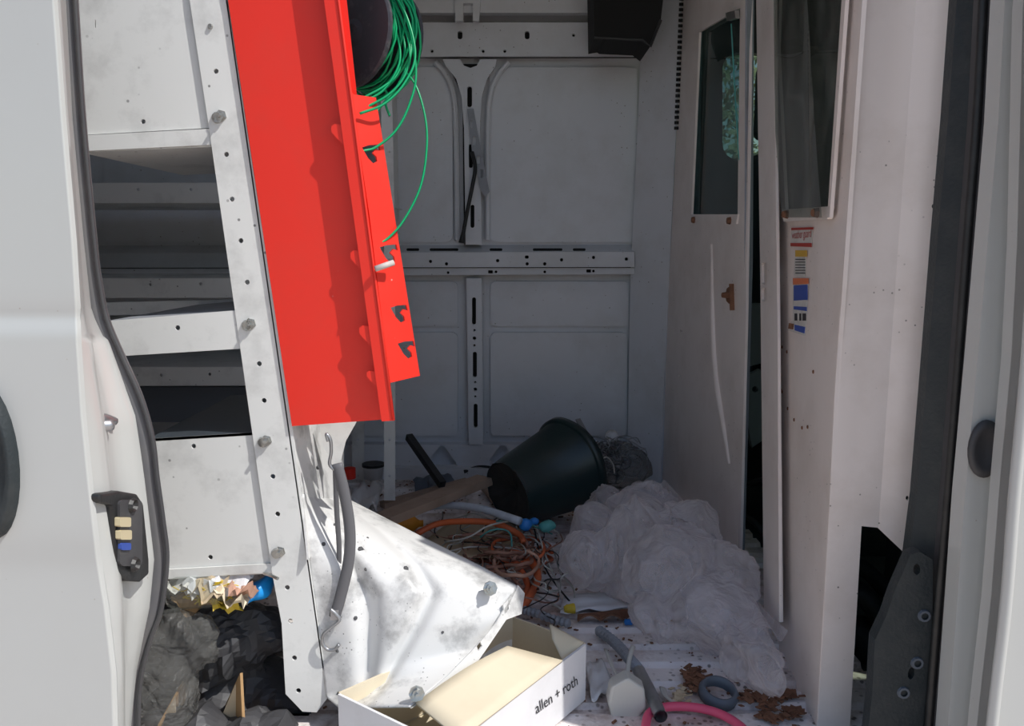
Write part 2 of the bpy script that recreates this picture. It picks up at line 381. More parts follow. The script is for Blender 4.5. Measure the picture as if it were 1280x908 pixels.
# partition ----------------------------------------------------------
PT = thing('wall_front', 'cream steel bulkhead partition between cargo bay and cab', 'wall', (.5, 1.6, 0), kind='structure')
pw = P3((.366, YB, 0), (.366, YB, 1), (.474, 2.48, .5))    # wing beside the far wall
obj('wing_panel', plate(pw, [(806,-60),(856,-60),(845,160),(829,500),(824,640),(783,640),(788,345),(797,160)], .01), M['paint_in'], PT, label='narrow grey panel closing the gap to the far wall')
# serrated edge strips
def teeth(x0, y0, x1, y1, n, plane, wpx=4):
    out = []
    for i in range(n):
        t0, t1 = i/n, (i+.6)/n
        xa, ya, xb, yb = lerp(x0,x1,t0), lerp(y0,y1,t0), lerp(x0,x1,t1), lerp(y0,y1,t1)
        out.append(plate(plane, [(xa,ya),(xa+wpx,ya),(xb+wpx,yb),(xb,yb)], .004, back=(-1,-.3,0)))
    return join(*out)
pd = P3((.474, 2.48, 0), (.506, 1.735, 0), (.49, 2.1, 1) if False else (.474, 2.48, 1))
obj('hinge', teeth(851,-10,844,165,26,pd), M['dark'], PT, label='dark toothed hinge edge, upper length')
obj('hinge', teeth(828,486,824,640,22,pd,3), M['dark'], PT, label='dark toothed hinge edge, lower length')
# bulkhead door
DR = thing('door_1', 'cream bulkhead door with tall window and rust spots, standing slightly ajar', 'door', (.49, 2.1, 0), kind='structure')
win = [(874,40),(925,10),(922,268),(864,268)]
dh = [circ(851,414,2.4,2.4,3), circ(849,470,2.4,2.4,3)]
obj('door_panel', plate(pd, [(856,-80),(938,-80),(936,150),(932,400),(924,728),(919,728),(824,606),(829,500),(846,160)], .006, [win] + dh), M['partition'], DR)
obj('door_edge', plate(P3(pd(937,0), pd(924,728), pd(937,0)+Vector((.03,.0,0))) if False else P3(pd(936,100), pd(924,700), pd(936,100)+Vector((.035,.025,0))), [(934,-80),(943,-80),(941,330),(930,722),(924,728),(932,400)], .004), M['pvc'], DR, label='dark grey folded edge of the door')
obj('window_pane', plate(Pl(pd.o+Vector((.012,0,0)), pd.n), [(870,30),(930,5),(926,274),(860,274)], .003), M['plexi'], DR, label='bluish clear pane')
obj('pane_edge', tube([pd(914,30), pd(919,120), pd(924,200)], .0016, 6, 4), M['wteal'], DR)
def strip(a, b, wd, th=.008, m='partition'): return beam(a, b, wd, th, up=(1,0,0))
q = Pl(pd.o+Vector((-.004,0,0)), pd.n)
obj('window_rail', join(plate(q, [(862,268),(922,268),(920,280),(861,279)], .006)), M['partition'], DR)
obj('window_rail', plate(q, [(868,42),(874,40),(864,268),(860,268)], .006), M['partition'], DR)
for (x,y) in ((868,275),(913,276)): obj('window_clip', lathe(q(x,y), (-1,0,0), [(0,.008),(.007,.008),(.009,.0)], 6), M['rust'], DR)
obj('window_clip', plate(q, [(912,16),(924,13),(925,23),(914,26)], .01, back=(-1,0,0)), M['zinc'], DR, label='bright metal clip at the window top')
obj('door_latch', join(lathe(pd(913,369), (-1,-.2,0), [(0,.02),(.006,.02),(.008,.004),(.02,.003),(.02,0)], 8), beam(pd(917,355), pd(918,388), .004, .02, up=(1,0,0))), M['rust'], DR, label='small rusty latch knob')
obj('light_streak_ridge', tube([pd(890,305), pd(892,400), pd(896,470), pd(905,530), pd(912,580)], lambda t: .004+.006*math.sin(t*3.1), 8, 6), M['partition'], DR, smooth=True)  # raised ridge shaped to stand for a streak of reflected light
# fixed panel nearest the camera
p3 = P3((.469, 1.173, 0), (.507, 1.537, 0), (.469, 1.173, 1))
lab = 'fixed partition panel beside the doorway'
obj('partition_panel', plate(p3, [(962,-80),(1082,-80),(1078,0),(1048,430),(1018,960),(966,960),(956,775),(954,400)], .006, [[(976,-60),(1058,-60),(1053,0),(1035,264),(982,268),(972,60)]]), M['partition'], PT, label=lab)
pe = Pl(p3.o + Vector((-.022,0,0)), p3.n)
obj('door_jamb', join(plate(pe, [(944,-80),(966,-80),(968,100),(972,420),(974,778),(955,775),(950,330)], .005, [rrect(952,328,959,356,3), rrect(952,360,959,377,3)]),
    plate(P3(pe(966,-80), pe(974,778), pe(966,-80)+Vector((.03,0,0))), [(966,-80),(971,-80),(979,778),(974,778)], .003)), M['partition'], PT, label='bright folded jamb with a latch slot')
obj('window_pane', plate(Pl(p3.o+Vector((.008,0,0)), p3.n), [(970,-80),(1064,-80),(1038,268),(978,272)], .003), M['plexi2'], PT, label='smoky scratched pane')
q3 = Pl(p3.o+Vector((-.012,0,0)), p3.n)
obj('plastic_film', grid(lambda u, v: q3(lerp(lerp(962,982,v), lerp(1006,1036,v), u), lerp(-60,272,v)) + Vector((-.006-.004*math.sin(u*5+v*3),0,0)), 14, 30), M['plexi2'], PT, smooth=True, label='loose clear film hanging over the pane')
obj('window_rail', plate(q3, [(978,262),(1037,258),(1034,274),(979,277)], .007), M['partition'], PT)
obj('window_rail', plate(q3, [(1059,-70),(1062,-70),(1037,272),(1034,272),(1052,0)], .005), M['partition'], PT, label='rust-edged window rail')
for (x,y) in ((985,268),(1023,266)): obj('window_clip', lathe(q3(x,y), (-1,-.2,0), [(0,.01),(.006,.01),(.008,0)], 6), M['rust'], PT)
# stickers
q4 = Pl(p3.o+Vector((-.0015,0,0)), p3.n); q5 = Pl(p3.o+Vector((-.0025,0,0)), p3.n)
def quad(pl, pts, m, name, par, lab=None): return obj(name, plate(pl, pts, .0008), m, par, label=lab)
def st_text(s, x0, yb, x1, yt, m, par, dy=-2): text(s, q5(x0,yb), q5(x1,yb+dy), q5(x0+(yb-yt)*.03,yt), m, par)
st = quad(q4, [(989,285),(1016,284),(1014,309),(988,308)], M['sticker'], 'sticker', PT, 'white and red rectangular warning sticker, topmost')
quad(q5, [(989,285),(1016,284),(1016,287),(989,288)], M['redink'], 'print', st); quad(q5, [(988,304),(1014,304),(1014,309),(988,308)], M['redink'], 'print', st)
st_text('weather guard', 990, 302, 1014, 289, M['redink'], st)
st = quad(q4, [(994,313),(1008,313),(1006,346),(992,345)], M['sticker'], 'sticker', PT, 'narrow white sticker with amber heading')
quad(q5, [(994,313),(1008,313),(1008,321),(994,321)], M['yellowink'], 'print', st)
for k in range(6): quad(q5, [(994,324+3.4*k),(1006,324+3.4*k),(1006,325+3.4*k),(994,325+3.4*k)], M['ink'], 'print', st)
st = quad(q4, [(991,348),(1010,348),(1008,406),(991,403)], M['sticker'], 'sticker', PT, 'tall blue and white sticker with orange heading')
quad(q5, [(991,348),(1010,348),(1010,355),(991,356)], M['orangeink'], 'print', st); quad(q5, [(992,357),(1009,356),(1009,375),(992,376)], M['blueink'], 'print', st)
quad(q5, [(992,383),(1008,384),(1008,389),(992,387)], M['blueink'], 'print', st)
for (x0, x1) in ((993,996),(999,1001),(1003,1007)): quad(q5, [(x0,392),(x1,392),(x1,401),(x0,401)], M['ink'], 'print', st)
st = quad(q4, [(989,402),(1007,406),(1006,420),(984,413)], M['sticker'], 'sticker', PT, 'torn peeling sticker scrap, lowest of the four')
quad(q5, [(993,406),(1006,409),(1005,417),(993,413)], M['blueink'], 'print', st); quad(q5, [(986,404),(992,405),(991,412),(985,411)], M['rust'], 'print', st)
for (x,y) in ((969,460),(977,488),(978,434),(984,440),(1017,465),(1010,534),(1003,535),(993,525),(985,511),(978,490)):
    obj('rivet_hole', lathe(p3(x,y), (-1,0,0), [(0,.0015),(.0028,.0015),(.0033,0)], 8), M['rust'], PT)
# corner post facing the camera, then folded flange
yc = 1.168
pc = YP(yc)
cornerline = [(1081,-60),(1078,0),(1056,300),(1043,500),(1036,650),(1020,950)]
obj('corner_post', plate(pc, cornerline + [(1060,950),(1077,658),(1098,660),(1101,620),(1123,300),(1145,0),(1149,-60)], .005), M['partition'], PT, label='flat post turning the corner towards the camera')
pf = P3(pc(1145,0), pc(1098,660), pc(1145,0)+Vector((.1,-.028,0)))
obj('post_flange', plate(pf, [(1149,-60),(1145,0),(1123,300),(1101,620),(1097,660),(1135,696),(1172,300),(1194,0),(1198,-60)], .005, [circ(1167,258,2.5,3,8), circ(1134,623,2,3,8)]), M['partition'], PT, label='creamy angled flange cut to a point at its foot')

# cab beyond the partition --------------------------------------------
obj('wall_cab', plate(YP(YB+.02), [(882,-110),(1500,-110),(1500,900),(900,900),(872,600),(876,200)], .03, [rrect(903,66,962,200,20)]), M['trim'], kind='structure')
obj('window_1', plate(YP(YB+.035), [(885,60),(975,60),(975,212),(885,212)], .005), M['glass'], kind='structure', label='cab side window seen through the partition panes')
obj('floor_cab', box(.5, 2.2, 1.0, YB+.05, -.1, -.05), M['trim'], kind='structure')
obj('ceiling_cab', box(.5, 2.2, 1.0, 2.7, 1.72, 1.76), M['paint_in'], kind='structure')
obj('wall_dashboard', box(2.2, 2.24, 1.0, 2.65, -.1, .78), M['trim'], kind='structure')
obj('window_2', box(2.2, 2.206, 1.0, 2.65, .78, 1.74), M['glass'], kind='structure')
obj('wall_body_side', join(box(.74, 2.24, .99, 1.03, -.5, .8), box(.74, 1.1, .99, 1.03, .8, 1.5), box(1.7, 2.24, .99, 1.03, .8, 1.5), box(.6, 2.24, .99, 1.03, 1.45, 1.76)), M['paint'], kind='structure')
obj('window_3', box(1.1, 1.7, 1.005, 1.012, .8, 1.5), M['glass'], kind='structure')
def seat(y, lb):
    t = thing('cab_seat', lb, 'seat', (.98, y, -.05))
    def pad(x0,x1,y0,y1,z0,z1,lean=0):
        bm = bmesh.new(); bmesh.ops.create_cube(bm, size=1)
        bmesh.ops.bevel(bm, geom=bm.edges[:], offset=.16, segments=4, profile=.6, affect='EDGES')
        V = [Vector((lerp(x0,x1,v.co.x+.5) - lean*(v.co.z+.5), lerp(y0,y1,v.co.y+.5), lerp(z0,z1,v.co.z+.5))) for v in bm.verts]
        Fc = [tuple(v.index for v in f.verts) for f in bm.faces]; bm.free(); return V, Fc
    obj('seat_base', box(.8,1.15,y-.2,y+.2,-.05,.2), M['trim'], t)
    obj('seat_cushion', pad(.74,1.25,y-.25,y+.25,.2,.36), M['seatfab'], t, smooth=True)
    obj('backrest', pad(.72,.86,y-.24,y+.24,.3,.98,.08), M['seatfab'], t, smooth=True)
    obj('headrest', pad(.66,.77,y-.13,y+.13,1.02,1.22), M['seatfab'], t, smooth=True)
    for dy in (-.06, .06): obj('headrest_post', tube([(.72,y+dy,.9),(.715,y+dy,1.08)], .006, 8, 1), M['steel'], t)
seat(1.48, 'dark cloth cab seat nearer the open side, behind the partition'); seat(2.2, 'dark cloth cab seat on the far side beyond the partition')
# pale metal bracket and bars seen in the gap
t = thing('cab_bracket', 'pale green metal bracket seen in the gap beside the bulkhead door', 'bracket', at(943,500,2.1))
obj('bracket_plate', plate(YP(2.1), [(930,380),(962,380),(962,452),(930,460)], .03), M['cabgreen'], t)
obj('bracket_arm', plate(YP(2.08), [(935,470),(950,462),(962,480),(962,545),(940,560),(933,520)], .02, [circ(944,487,4,4,10)]), M['cabgreen'], t)
t = thing('cab_pipe', 'thin black pipe crossing low in the gap beside the bulkhead door', 'pipe', at(945,650,2.0))
obj('pipe_run', join(tube([at(925,640,2.0), at(945,655,1.95), at(975,690,1.9)], .008), tube([at(925,610,2.0), at(950,600,1.95), at(975,605,1.9)], .006)), M['wblack'], t)

# B pillar ------------------------------------------------------------
PL = thing('trim_1', 'body pillar at the right edge of the side door opening', 'pillar', (.62, 1.0, -.3), kind='structure')
def vstrip(L_, R_, y, th, yr=None):
    """tall strip between two pixel polylines (x at given y rows), left edge depth y, right edge depth yr"""
    yr = yr or y; V = []; Fc = []
    for (l, r_) in zip(L_, R_):
        a, b = at(l[0], l[1], y), at(r_[0], r_[1], yr); V += [a, b, a+Vector((0,th,0)), b+Vector((0,th,0))]
    for i in range(len(L_)-1):
        k = 4*i; Fc += [(k,k+1,k+5,k+4),(k+2,k+6,k+7,k+3),(k,k+4,k+6,k+2),(k+1,k+3,k+7,k+5)]
    k = 4*(len(L_)-1); Fc += [(0,2,3,1),(k,k+1,k+3,k+2)]
    return V, Fc
rows = [-420,-60,0,150,300,450,620,760,908,1100]
def xs(vals): return [(x, y) for x, y in zip(vals, rows)]
a0 = xs([1232,1200,1196,1185,1172,1160,1146,1128,1094,1080]); a1 = xs([1256,1231,1228,1220,1208,1197,1184,1172,1160,1145])
a2 = xs([1285,1260,1256,1248,1235,1222,1206,1196,1185,1170]); a3 = xs([1310,1292,1288,1280,1274,1264,1250,1240,1229,1212])
a4 = xs([1330,1305,1300,1296,1292,1284,1268,1257,1240,1222]); a5 = xs([1420,1400,1400,1400,1400,1400,1400,1400,1400,1400])
obj('pillar_lining', vstrip(a0, a1, 1.10, .02, 1.07), M['trim'], PL, label='dark plastic lining')
obj('door_seal', vstrip(a1, a2, 1.055, .02, 1.02), M['rubber'], PL, smooth=False, label='dark rubber seal strip')
obj('seal_bead', tube([at(x+1, y, 1.05) for x, y in a1], .006, 8, 4), M['black'], PL, smooth=True)
obj('pillar_skin', vstrip(a2, a3, 1.0, .03), M['paint'], PL, label='white painted pillar face')
obj('pillar_step', vstrip(a3, a4, 1.0, .03, .93), M['paint'], PL)
obj('body_skin', vstrip(a4, a5, .93, .05, .93), M['paint'], PL)
obj('pillar_flange', tube([at(x, y, .925) for x, y in a4], .007, 8, 5), M['paint'], PL, smooth=True)
bf = obj('bump_stop', lathe(at(1228,560,1.0), (0,-1,0), [(.016,0),(.021,.004),(.021,.008),(.015,.01),(.012,.006),(0,.005)], 24), M['rubber'], PL, smooth=True, label='oval black rubber bump stop')
for v in bf.data.vertices: v.co.z = (v.co.z - (at(1228,560,1.0)-gloc(PL)).z)*1.75 + (at(1228,560,1.0)-gloc(PL)).z
# lower trim plastic with holes
t = thing('sill_trim', 'worn black plastic sill trim with screw holes at the cab doorway', 'trim', at(1130,908,1.2))
obj('trim_panel', plate(YP(1.055), [(1138,694),(1150,690),(1166,700),(1166,860),(1160,980),(1078,980),(1090,870),(1094,800),(1108,770),(1118,740)], .02, [circ(1146,712,4.5,7,10), circ(1139,842,4,8,10,.2)]), M['trim'], t)
obj('screw_boss', join(*[lathe(YP(1.055)(x,y), (0,-1,0), [(.005,.003),(.008,.003),(.009,0)], 10) for x, y in ((1146,829),(1129,866),(1155,770))]), M['coupling'], t)
t = thing('storage_carton', 'small pale carton with red print low in the cab opening', 'carton', at(1076,908,1.5))
obj('carton_body', box(at(1058,0,1.5).x, at(1092,0,1.5).x, 1.5, 1.6, at(0,960,1.5).z, at(0,868,1.5).z), M['white'], t)
obj('print', plate(YP(1.4985), [(1062,889),(1082,888),(1082,896),(1062,897)], .0005), M['redink'], t)
t = thing('floor_mat_roll', 'dark folded rubber mat filling the low cab opening', 'mat', at(1090,800,1.45))
obj('mat_fold', join(tube([at(1040,690,1.5), at(1085,715,1.5), at(1140,775,1.5)], .03, 12, 5, flat=.5), tube([at(1040,740,1.5), at(1080,745,1.48), at(1120,800,1.46)], .035, 12, 5, flat=.6), tube([at(1040,800,1.5), at(1070,790,1.5), at(1110,850,1.46)], .045, 12, 5, flat=.8)), M['trim'], t, smooth=True)

# ================================================================== SLIDING DOOR (open, at the left)
SD = thing('sliding_door', 'white outer sliding door of the van, slid open at the left edge', 'door', at(60, 908, .86))
rw = [-420,-60,0,150,300,385,400,430,520,600,700,760,840,908,1100]
ex = [40,68,72,83,96,101,101,102,108,116,127,137,146,148,150]
def skin(u, v):
    i = v*(len(rw)-1); k = min(int(i), len(rw)-2); f = i-k
    x = lerp(ex[k], ex[k+1], f); y = lerp(rw[k], rw[k+1], f)
    u = 1-(1-u)**3; px = lerp(-900, x, u)
    d = .84 + .9*max(0, u-.994)
    crease = .0035*math.exp(-((y-398)/14)**2) + .004/(1+math.exp(-(y-690)/9)) - .003/(1+math.exp(-(y-392)/6))
    return at(px, y, d + crease)
def rowsamp(n):
    out = []
    for j in range(n+1): out.append(j/n)
    return out
o = obj('outer_skin', grid(skin, 60, 84), M['paint'], SD, smooth=True)
# edge face turning inwards
sx = [60,78,82,90,104,114,120,136,172,184,196,188,168,160,150]
def jamb(u, v):
    i = v*(len(rw)-1); k = min(int(i), len(rw)-2); f = i-k
    y = lerp(rw[k], rw[k+1], f); a = lerp(ex[k], ex[k+1], f); b = lerp(sx[k], sx[k+1], f)
    d = lerp(.846, .985, u); bl = .006*math.sin(u*9)*(1 if y > 420 else .3)
    return at(lerp(a, b, u), y, d) + Vector((bl, 0, 0))
obj('inner_jamb', grid(jamb, 12, 84), M['paint'], SD, smooth=True, label='white inward edge of the door, dusty')
sealx = [(62,-420),(80,-60),(84,0),(94,150),(108,300),(114,350),(124,400),(145,450),(167,500),(181,550),(187,600),(194,650),(199,700),(192,760),(178,800),(166,850),(163,908),(160,1100)]
obj('weather_seal', tube([at(x, y, .98) for x, y in sealx], .0150, 12, 6, flat=.8), M['seal'], SD, smooth=True, label='thick grey rubber weather seal')
obj('seal_lip', tube([at(x-15, y, .968) for x, y in sealx], .0042, 8, 6), M['rubber'], SD, smooth=True)
obj('seal_lip', tube([at(x+10, y, .966) for x, y in sealx], .0028, 8, 6), M['rubber'], SD, smooth=True)
# electrical contact block
JP = P3(at(122,620,.832), at(195,620,.962), at(124,720,.832))
jn = JP.n if JP.n.dot(JP.o - CAM) < 0 else -JP.n
def JL(k): return Pl(JP.o + jn*k, JP.n)
cb = obj('contact_block', plate(JL(0), [(126,618),(150,614),(172,618),(180,630),(187,700),(187,718),(176,728),(160,727),(147,714),(144,690),(140,632),(126,628)], .04), M['black'], SD, label='black contact block'); bev(cb, .003)
q_ = YP(.929)
obj('block_face', plate(JL(.003), rrect(150,625,178,708,6), .006), M['rubber'], cb)
for (x, y) in ((157,653),(158,669)): obj('contact', plate(JL(.006), rrect(x-7,y-6,x+7,y+6,2), .006), M['brass'], cb, label='brass contact pad')
obj('contact', plate(JL(.005), rrect(152,679,164,688,2), .004), M['blueink'], cb, label='dark blue contact pad')
obj('block_boss', join(lathe(JL(.003)(165,632), jn, [(.004,0),(.007,.004),(.009,0)], 10), lathe(JL(.003)(168,706), jn, [(.004,0),(.007,.004),(.009,0)], 10)), M['black'], cb)
obj('striker', join(lathe(at(114,534,.90), (1,0,.1), [(.0,-.004),(.012,-.004),(.014,.006),(.008,.012),(.006,.024),(.0,.026)], 14), tube([at(112,530,.89), at(128,524,.9), at(143,527,.92)], lambda t: .008-.003*t, 8)), M['steel'], SD, smooth=True, label='small steel striker pin')
obj('door_handle', join(lathe(at(-14,578,.835), (0,-1,0), [(.0,.004),(.02,.006),(.026,.012),(.029,.01),(.031,0),(.031,-.01)], 28)), M['trim'], SD, smooth=True, label='dark recessed door handle at the frame edge')
ho = C.objects['door_handle']; hz = (at(-14,578,.835)-gloc(SD)).z; hx = (at(-14,578,.835)-gloc(SD)).x
for v in ho.data.vertices: v.co.z = hz + (v.co.z-hz)*2.7

# ================================================================== NEAR SHELVING UNIT
YS = 1.18
SH = thing('shelving_unit', 'white perforated steel shelving unit leaning just inside the side door', 'shelving', at(375, 890, YS))
S_ = YP(YS); S2 = YP(YS-.006)
xr = -.327
post_holes = [circ(x,y,3.2,3.2,12) for x,y in ((270,89),(283,193),(290,249),(301,301),(309,353),(324,455),(330,501),(341,596),(347,643),(359,735),(363,777),(368,823),(373,864))]
post = obj('upright', join(plate(S2, [(228,-90),(272,-90),(284,0),(365,530),(384,690),(410,872),(396,891),(378,890),(357,868),(352,780),(340,716),(262,165),(237,0)], .004, post_holes),
    plate(P3(S2(284,0), S2(410,872), S2(284,0)+Vector((.0,.2,0))), [(284,0),(289,0),(414,868),(410,872)], .002)), M['shelf'], SH, label='perforated front upright')
for (x, y) in ((276,145),(313,405),(333,551),(350,690),(263,33)):
    if (x,y) == (263,33):
        obj('bolt', lathe(S2(x,y), (0,-1,0), [(0,.003),(.003,.003),(.004,0)], 8), M['zinc'], post); continue
    obj('bolt', join(lathe(S2(x,y), (0,-1,0), [(0,.012),(.003,.012),(.003,.006),(.0065,.006),(.0065,.001),(.0085,.001),(.0085,0)], 6), lathe(S2(x-4,y+2), (0,-1,0), [(0,.004),(.007,.004),(.0085,0)], 10)), M['zinc'], post)
obj('screw', tube([S2(330,717), S2(342,716) + Vector((0,-.012,0)), S2(352,717)+Vector((0,-.02,0))], .0025, 8), M['zinc'], post)
def sh(name, vf, lab=None, m='shelf'): return obj(name, vf, M[m], SH, label=lab)
sh('back_panel', plate(S_, [(60,-90),(227,-90),(239,0),(262,160),(100,169),(84,0)], .003, [circ(179,152,3,3,12), circ(119,30,0.8,6,8)]), 'upper scuffed back panel')
sh('shelf_lip', plate(YP(YS-.004), [(100,169.5),(262,161),(265,181),(104,189)], .003))
def shelf_board(name, l, r_, dep, th=.004, m='shelf'):
    a, b = S_(*l), S_(*r_); c = b + Vector((0,dep,0)); d = a + Vector((0,dep,0)); z = Vector((0,0,-th))
    return sh(name, ([a,b,c,d,a+z,b+z,c+z,d+z], [(0,1,2,3),(7,6,5,4),(0,4,5,1),(1,5,6,2),(2,6,7,3),(3,7,4,0)]), None, m)
shelf_board('shelf_board', (100,187), (266,180), .36)
sh('shelf_lip', plate(YP(YS-.004), [(130,402),(297,388),(303,436),(140,446)], .003, [circ(222,410,3.2,3.2,12)]), 'white lip of the middle shelf')
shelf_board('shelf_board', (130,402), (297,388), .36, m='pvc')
sh('shelf_rail', plate(YP(YS+.36), [(60,380),(330,374),(330,390),(60,396)], .003))
sh('back_panel', plate(S_, [(185,549),(316,541),(339,704),(205,712)], .003, [circ(242,558,3,3,12), circ(263,697,3,3,12)]), 'lower scuffed back panel')
sh('shelf_lip', plate(YP(YS-.004), [(205,712.5),(339,705),(342,716),(207,724)], .003))
shelf_board('shelf_board', (185,549), (316,541), .36, m='surface')  # lower board coloured darker than the other boards
shelf_board('shelf_board', (205,722), (342,714), .36)
# end panel (upper, hidden behind the red rack, and strip under it)
pend = P3((xr, YS, .4), (xr, YS+.3, .4), S_(365,530))
ep = obj('end_panel', plate(P3(S_(284,0), S_(378,620), S_(284,0)+Vector((0,.3,0))), [(275,-90),(352,-90),(440,526),(430,560),(430,625),(386,700),(378,620),(365,530),(284,0)], .003, [circ(397,585,2,3,8), circ(389,660,2,4,8)]), M['sheet'], SH, label='upper end panel behind the red rack')
obj('lace_bracket', plate(YP(YS+.1), [(399,530),(446,527),(432,552),(420,600),(416,575),(404,560)], .004), M['shelf'], ep)
# bent lower end panel
left = [(378,618,YS),(384,680,YS),(392,745,YS),(400,810,YS),(408,872,YS-.01),(425,886,1.11)]
right = [(430,622,1.46),(520,668,1.34),(600,708,1.26),(648,734,1.22),(625,775,1.19),(592,812,1.17),(560,845,1.12),(512,884,1.04)]
def bent(u, v):
    l = poly(left, v); r_ = poly(right, v); u2 = u
    x = lerp(l[0], r_[0], u); y = lerp(l[1], r_[1], u); d = lerp(l[2], r_[2], u)
    y += -10*math.sin(v*math.pi)*0
    d -= .03*math.sin(u*math.pi)*math.sin(v*math.pi) - .016*math.exp(-((u-.55+.35*(v-.5))/.045)**2)*math.sin(v*math.pi) - .02*math.exp(-((u-.22-.1*v)/.06)**2)*math.sin(v*math.pi)
    return at(x, y, d)
be = solid(obj('bent_panel', grid(bent, 60, 50), M['sheet'], SH, smooth=True, label='lower end panel, bent outwards and scuffed'), .0025)
for (x, y, d) in ((613,736,1.19),(521,868,1.055)):
    obj('bolt', join(lathe(at(x,y,d-.005), (.2,-1,.3), [(0,.012),(.003,.012),(.003,.006),(.007,.006),(.007,.001),(.011,.001),(.011,-.004)], 8)), M['zinc'], be)
# folded flange with square holes along the free edge
fp = P3(at(650,732,1.315), at(515,888,1.19), at(636,770,1.36))
fe = obj('panel_flange', plate(P3(at(648,733,1.22), at(514,884,1.045), at(655,762,1.215)), [(648,732),(656,742),(652,768),(633,775),(608,812),(590,838),(560,860),(514,886),(560,845),(592,812),(620,780)], .003, [[(629,757),(635,750),(636,762),(631,768)], [(596,808),(600,802),(603,808),(598,815)]]), M['sheet'], SH, label='folded flange with square holes')
for u, v, r_ in ((.3,.12,.003),(.37,.22,.0045),(.55,.3,.004),(.32,.3,.0025),(.5,.17,.002),(.2,.5,.003),(.7,.6,.002),(.12,.2,.003),(.1,.62,.003),(.1,.8,.004)):
    obj('rust_hole', lathe(bent(u, v), (.5,-.8,.4), [(0,.0025),(r_,.0022),(r_*1.2,0)], 7), M['rubber'], be)

# ================================================================== RED RACK
RR = thing('red_rack', 'bright red steel hook rack hanging on the end of the near shelving', 'rack', at(420, 530, 1.12))
yr_ = 1.168
rp = YP(yr_)
obj('back_plate', plate(rp, [(266,-90),(425,-90),(433,0),(489,524),(365,533),(285,0)], .003), M['red'], RR, label='wide flat red plate')
LY = 1.146
ridge_top, ridge_bot = at(424,0,LY), at(492,525,LY)
fr = obj('front_lip', plate(YP(LY), [(393,-90),(412,-90),(424,0),(493,526),(477,527),(405,0)], .004), M['red'], RR, label='narrow raised front lip')
obj('lip_ridge', tube([at(411,-90,LY), at(423,0,LY), at(492,525,LY)], .0022, 8, 4), M['red'], RR, smooth=True)
obj('side_web', ([at(411,-90,LY), at(492,525,LY), at(492,525,LY)+Vector((-.004,.024,0)), at(411,-90,LY)+Vector((-.004,.024,0))], [(0,1,2,3)]), M['red'], RR)
ph = P3(ridge_top, ridge_bot, ridge_bot + Vector((.05,.05,0)))
def hookhole(x, y, s=1.0):
    return [(x-12*s,y-9*s),(x-3*s,y-12*s),(x+10*s,y-13*s),(x+12*s,y-5*s),(x+6*s,y-7*s),(x+2*s,y-2*s),(x+7*s,y+3*s),(x+8*s,y+9*s),(x+3*s,y+12*s),(x-4*s,y+5*s)]
obj('hook_plate', plate(ph, [(438,112),(442,118),(470,122),(525,470),(487,479),(462,270)], .003, [hookhole(464,193,.95), hookhole(486,318,.95), hookhole(499,393,.9), hookhole(508,438,.9)]), M['red'], RR, label='red plate with triangular hook slots')
for (x, y, s) in ((422,168,1),(446,326,1),(457,420,1),(464,473,.7)):
    obj('hook_tab', plate(YP(LY+.003), [(x-8*s,y-10*s),(x-4*s,y-13*s),(x+14*s,y-11*s),(x+14*s,y+18*s),(x+8*s,y+14*s),(x-2*s,y+4*s),(x-8*s,y-3*s)], .003), M['red'], RR)
pegp = ph(482,334)
obj('peg', tube([ph(471,336)+Vector((0,-.012,0)), ph(493,328)+Vector((.002,-.022,0))], .0042, 10, 1), M['peg'], RR, smooth=True, label='pale cylindrical peg')

# ================================================================== SPOOL
sc = at(443, 42, 1.235)
sax = Vector((-.62, -.8, .06)).normalized()
SP = thing('cable_spool', 'dark grey cable spool of green wire at the top beside the red rack', 'spool', sc - Vector((0,0,.075)))
obj('flange', lathe(sc, sax, [(0,.004),(.012,.006),(.02,.003),(.074,.004),(.077,.002),(.077,-.002),(.074,-.003),(.02,-.003),(0,-.003)], 40), M['spool'], SP, label='round grey front flange')
obj('flange', lathe(sc - sax*.06, sax, [(0,.003),(.077,.003),(.077,-.003),(0,-.003)], 40), M['spool'], SP)
obj('core', lathe(sc - sax*.06, sax, [(.035,0),(.035,.06)], 24), M['black'], SP)
for k in range(3): obj('flange_hole', lathe(sc + sax*.0035 + Vector((-.012, 0, .03-.03*k)), sax, [(0,.001),(.0035,.001),(.0035,0)], 8), M['dark'], SP)
gw = random.Random(3)
s1 = sax.orthogonal().normalized(); s2 = sax.cross(s1)
for k in range(9):
    rr_ = .064 + .003*gw.random() + .0018*k; off = -.006 - .006*k; ph0 = gw.random()*6
    P = [sc + sax*(off + .004*math.sin(3*a+ph0)) + (s1*math.cos(a) + s2*math.sin(a))*(rr_ + .003*math.sin(2*a+ph0)) for a in [2*math.pi*i/28 for i in range(29)]]
    obj('wire_turn', tube(P, .0019, 6, 1), M['green'], SP, smooth=True)
GW = .055
def gwire(pts, d0, d1=None, r=.0018):
    d1 = d1 or d0; n = len(pts)
    obj('wire_loop', tube([at(x, y, lerp(d0, d1, i/(n-1)) + GW) for i, (x, y) in enumerate(pts)], r, 6, 8), M['green'], SP, smooth=True)
gwire([(478,-20),(500,20),(512,60),(508,90),(490,115),(462,132),(440,138)], 1.17, 1.10)
gwire([(482,-25),(508,20),(519,70),(505,105),(480,130),(450,142)], 1.16, 1.09)
gwire([(476,-18),(496,20),(506,60),(497,92),(480,108),(455,122)], 1.18, 1.12)
gwire([(484,-20),(505,30),(514,62),(502,98),(486,122),(462,146),(444,152)], 1.19, 1.1)
gwire([(484,-25),(510,30),(520,90),(512,130),(495,163),(470,184),(452,189)], 1.16, 1.10)
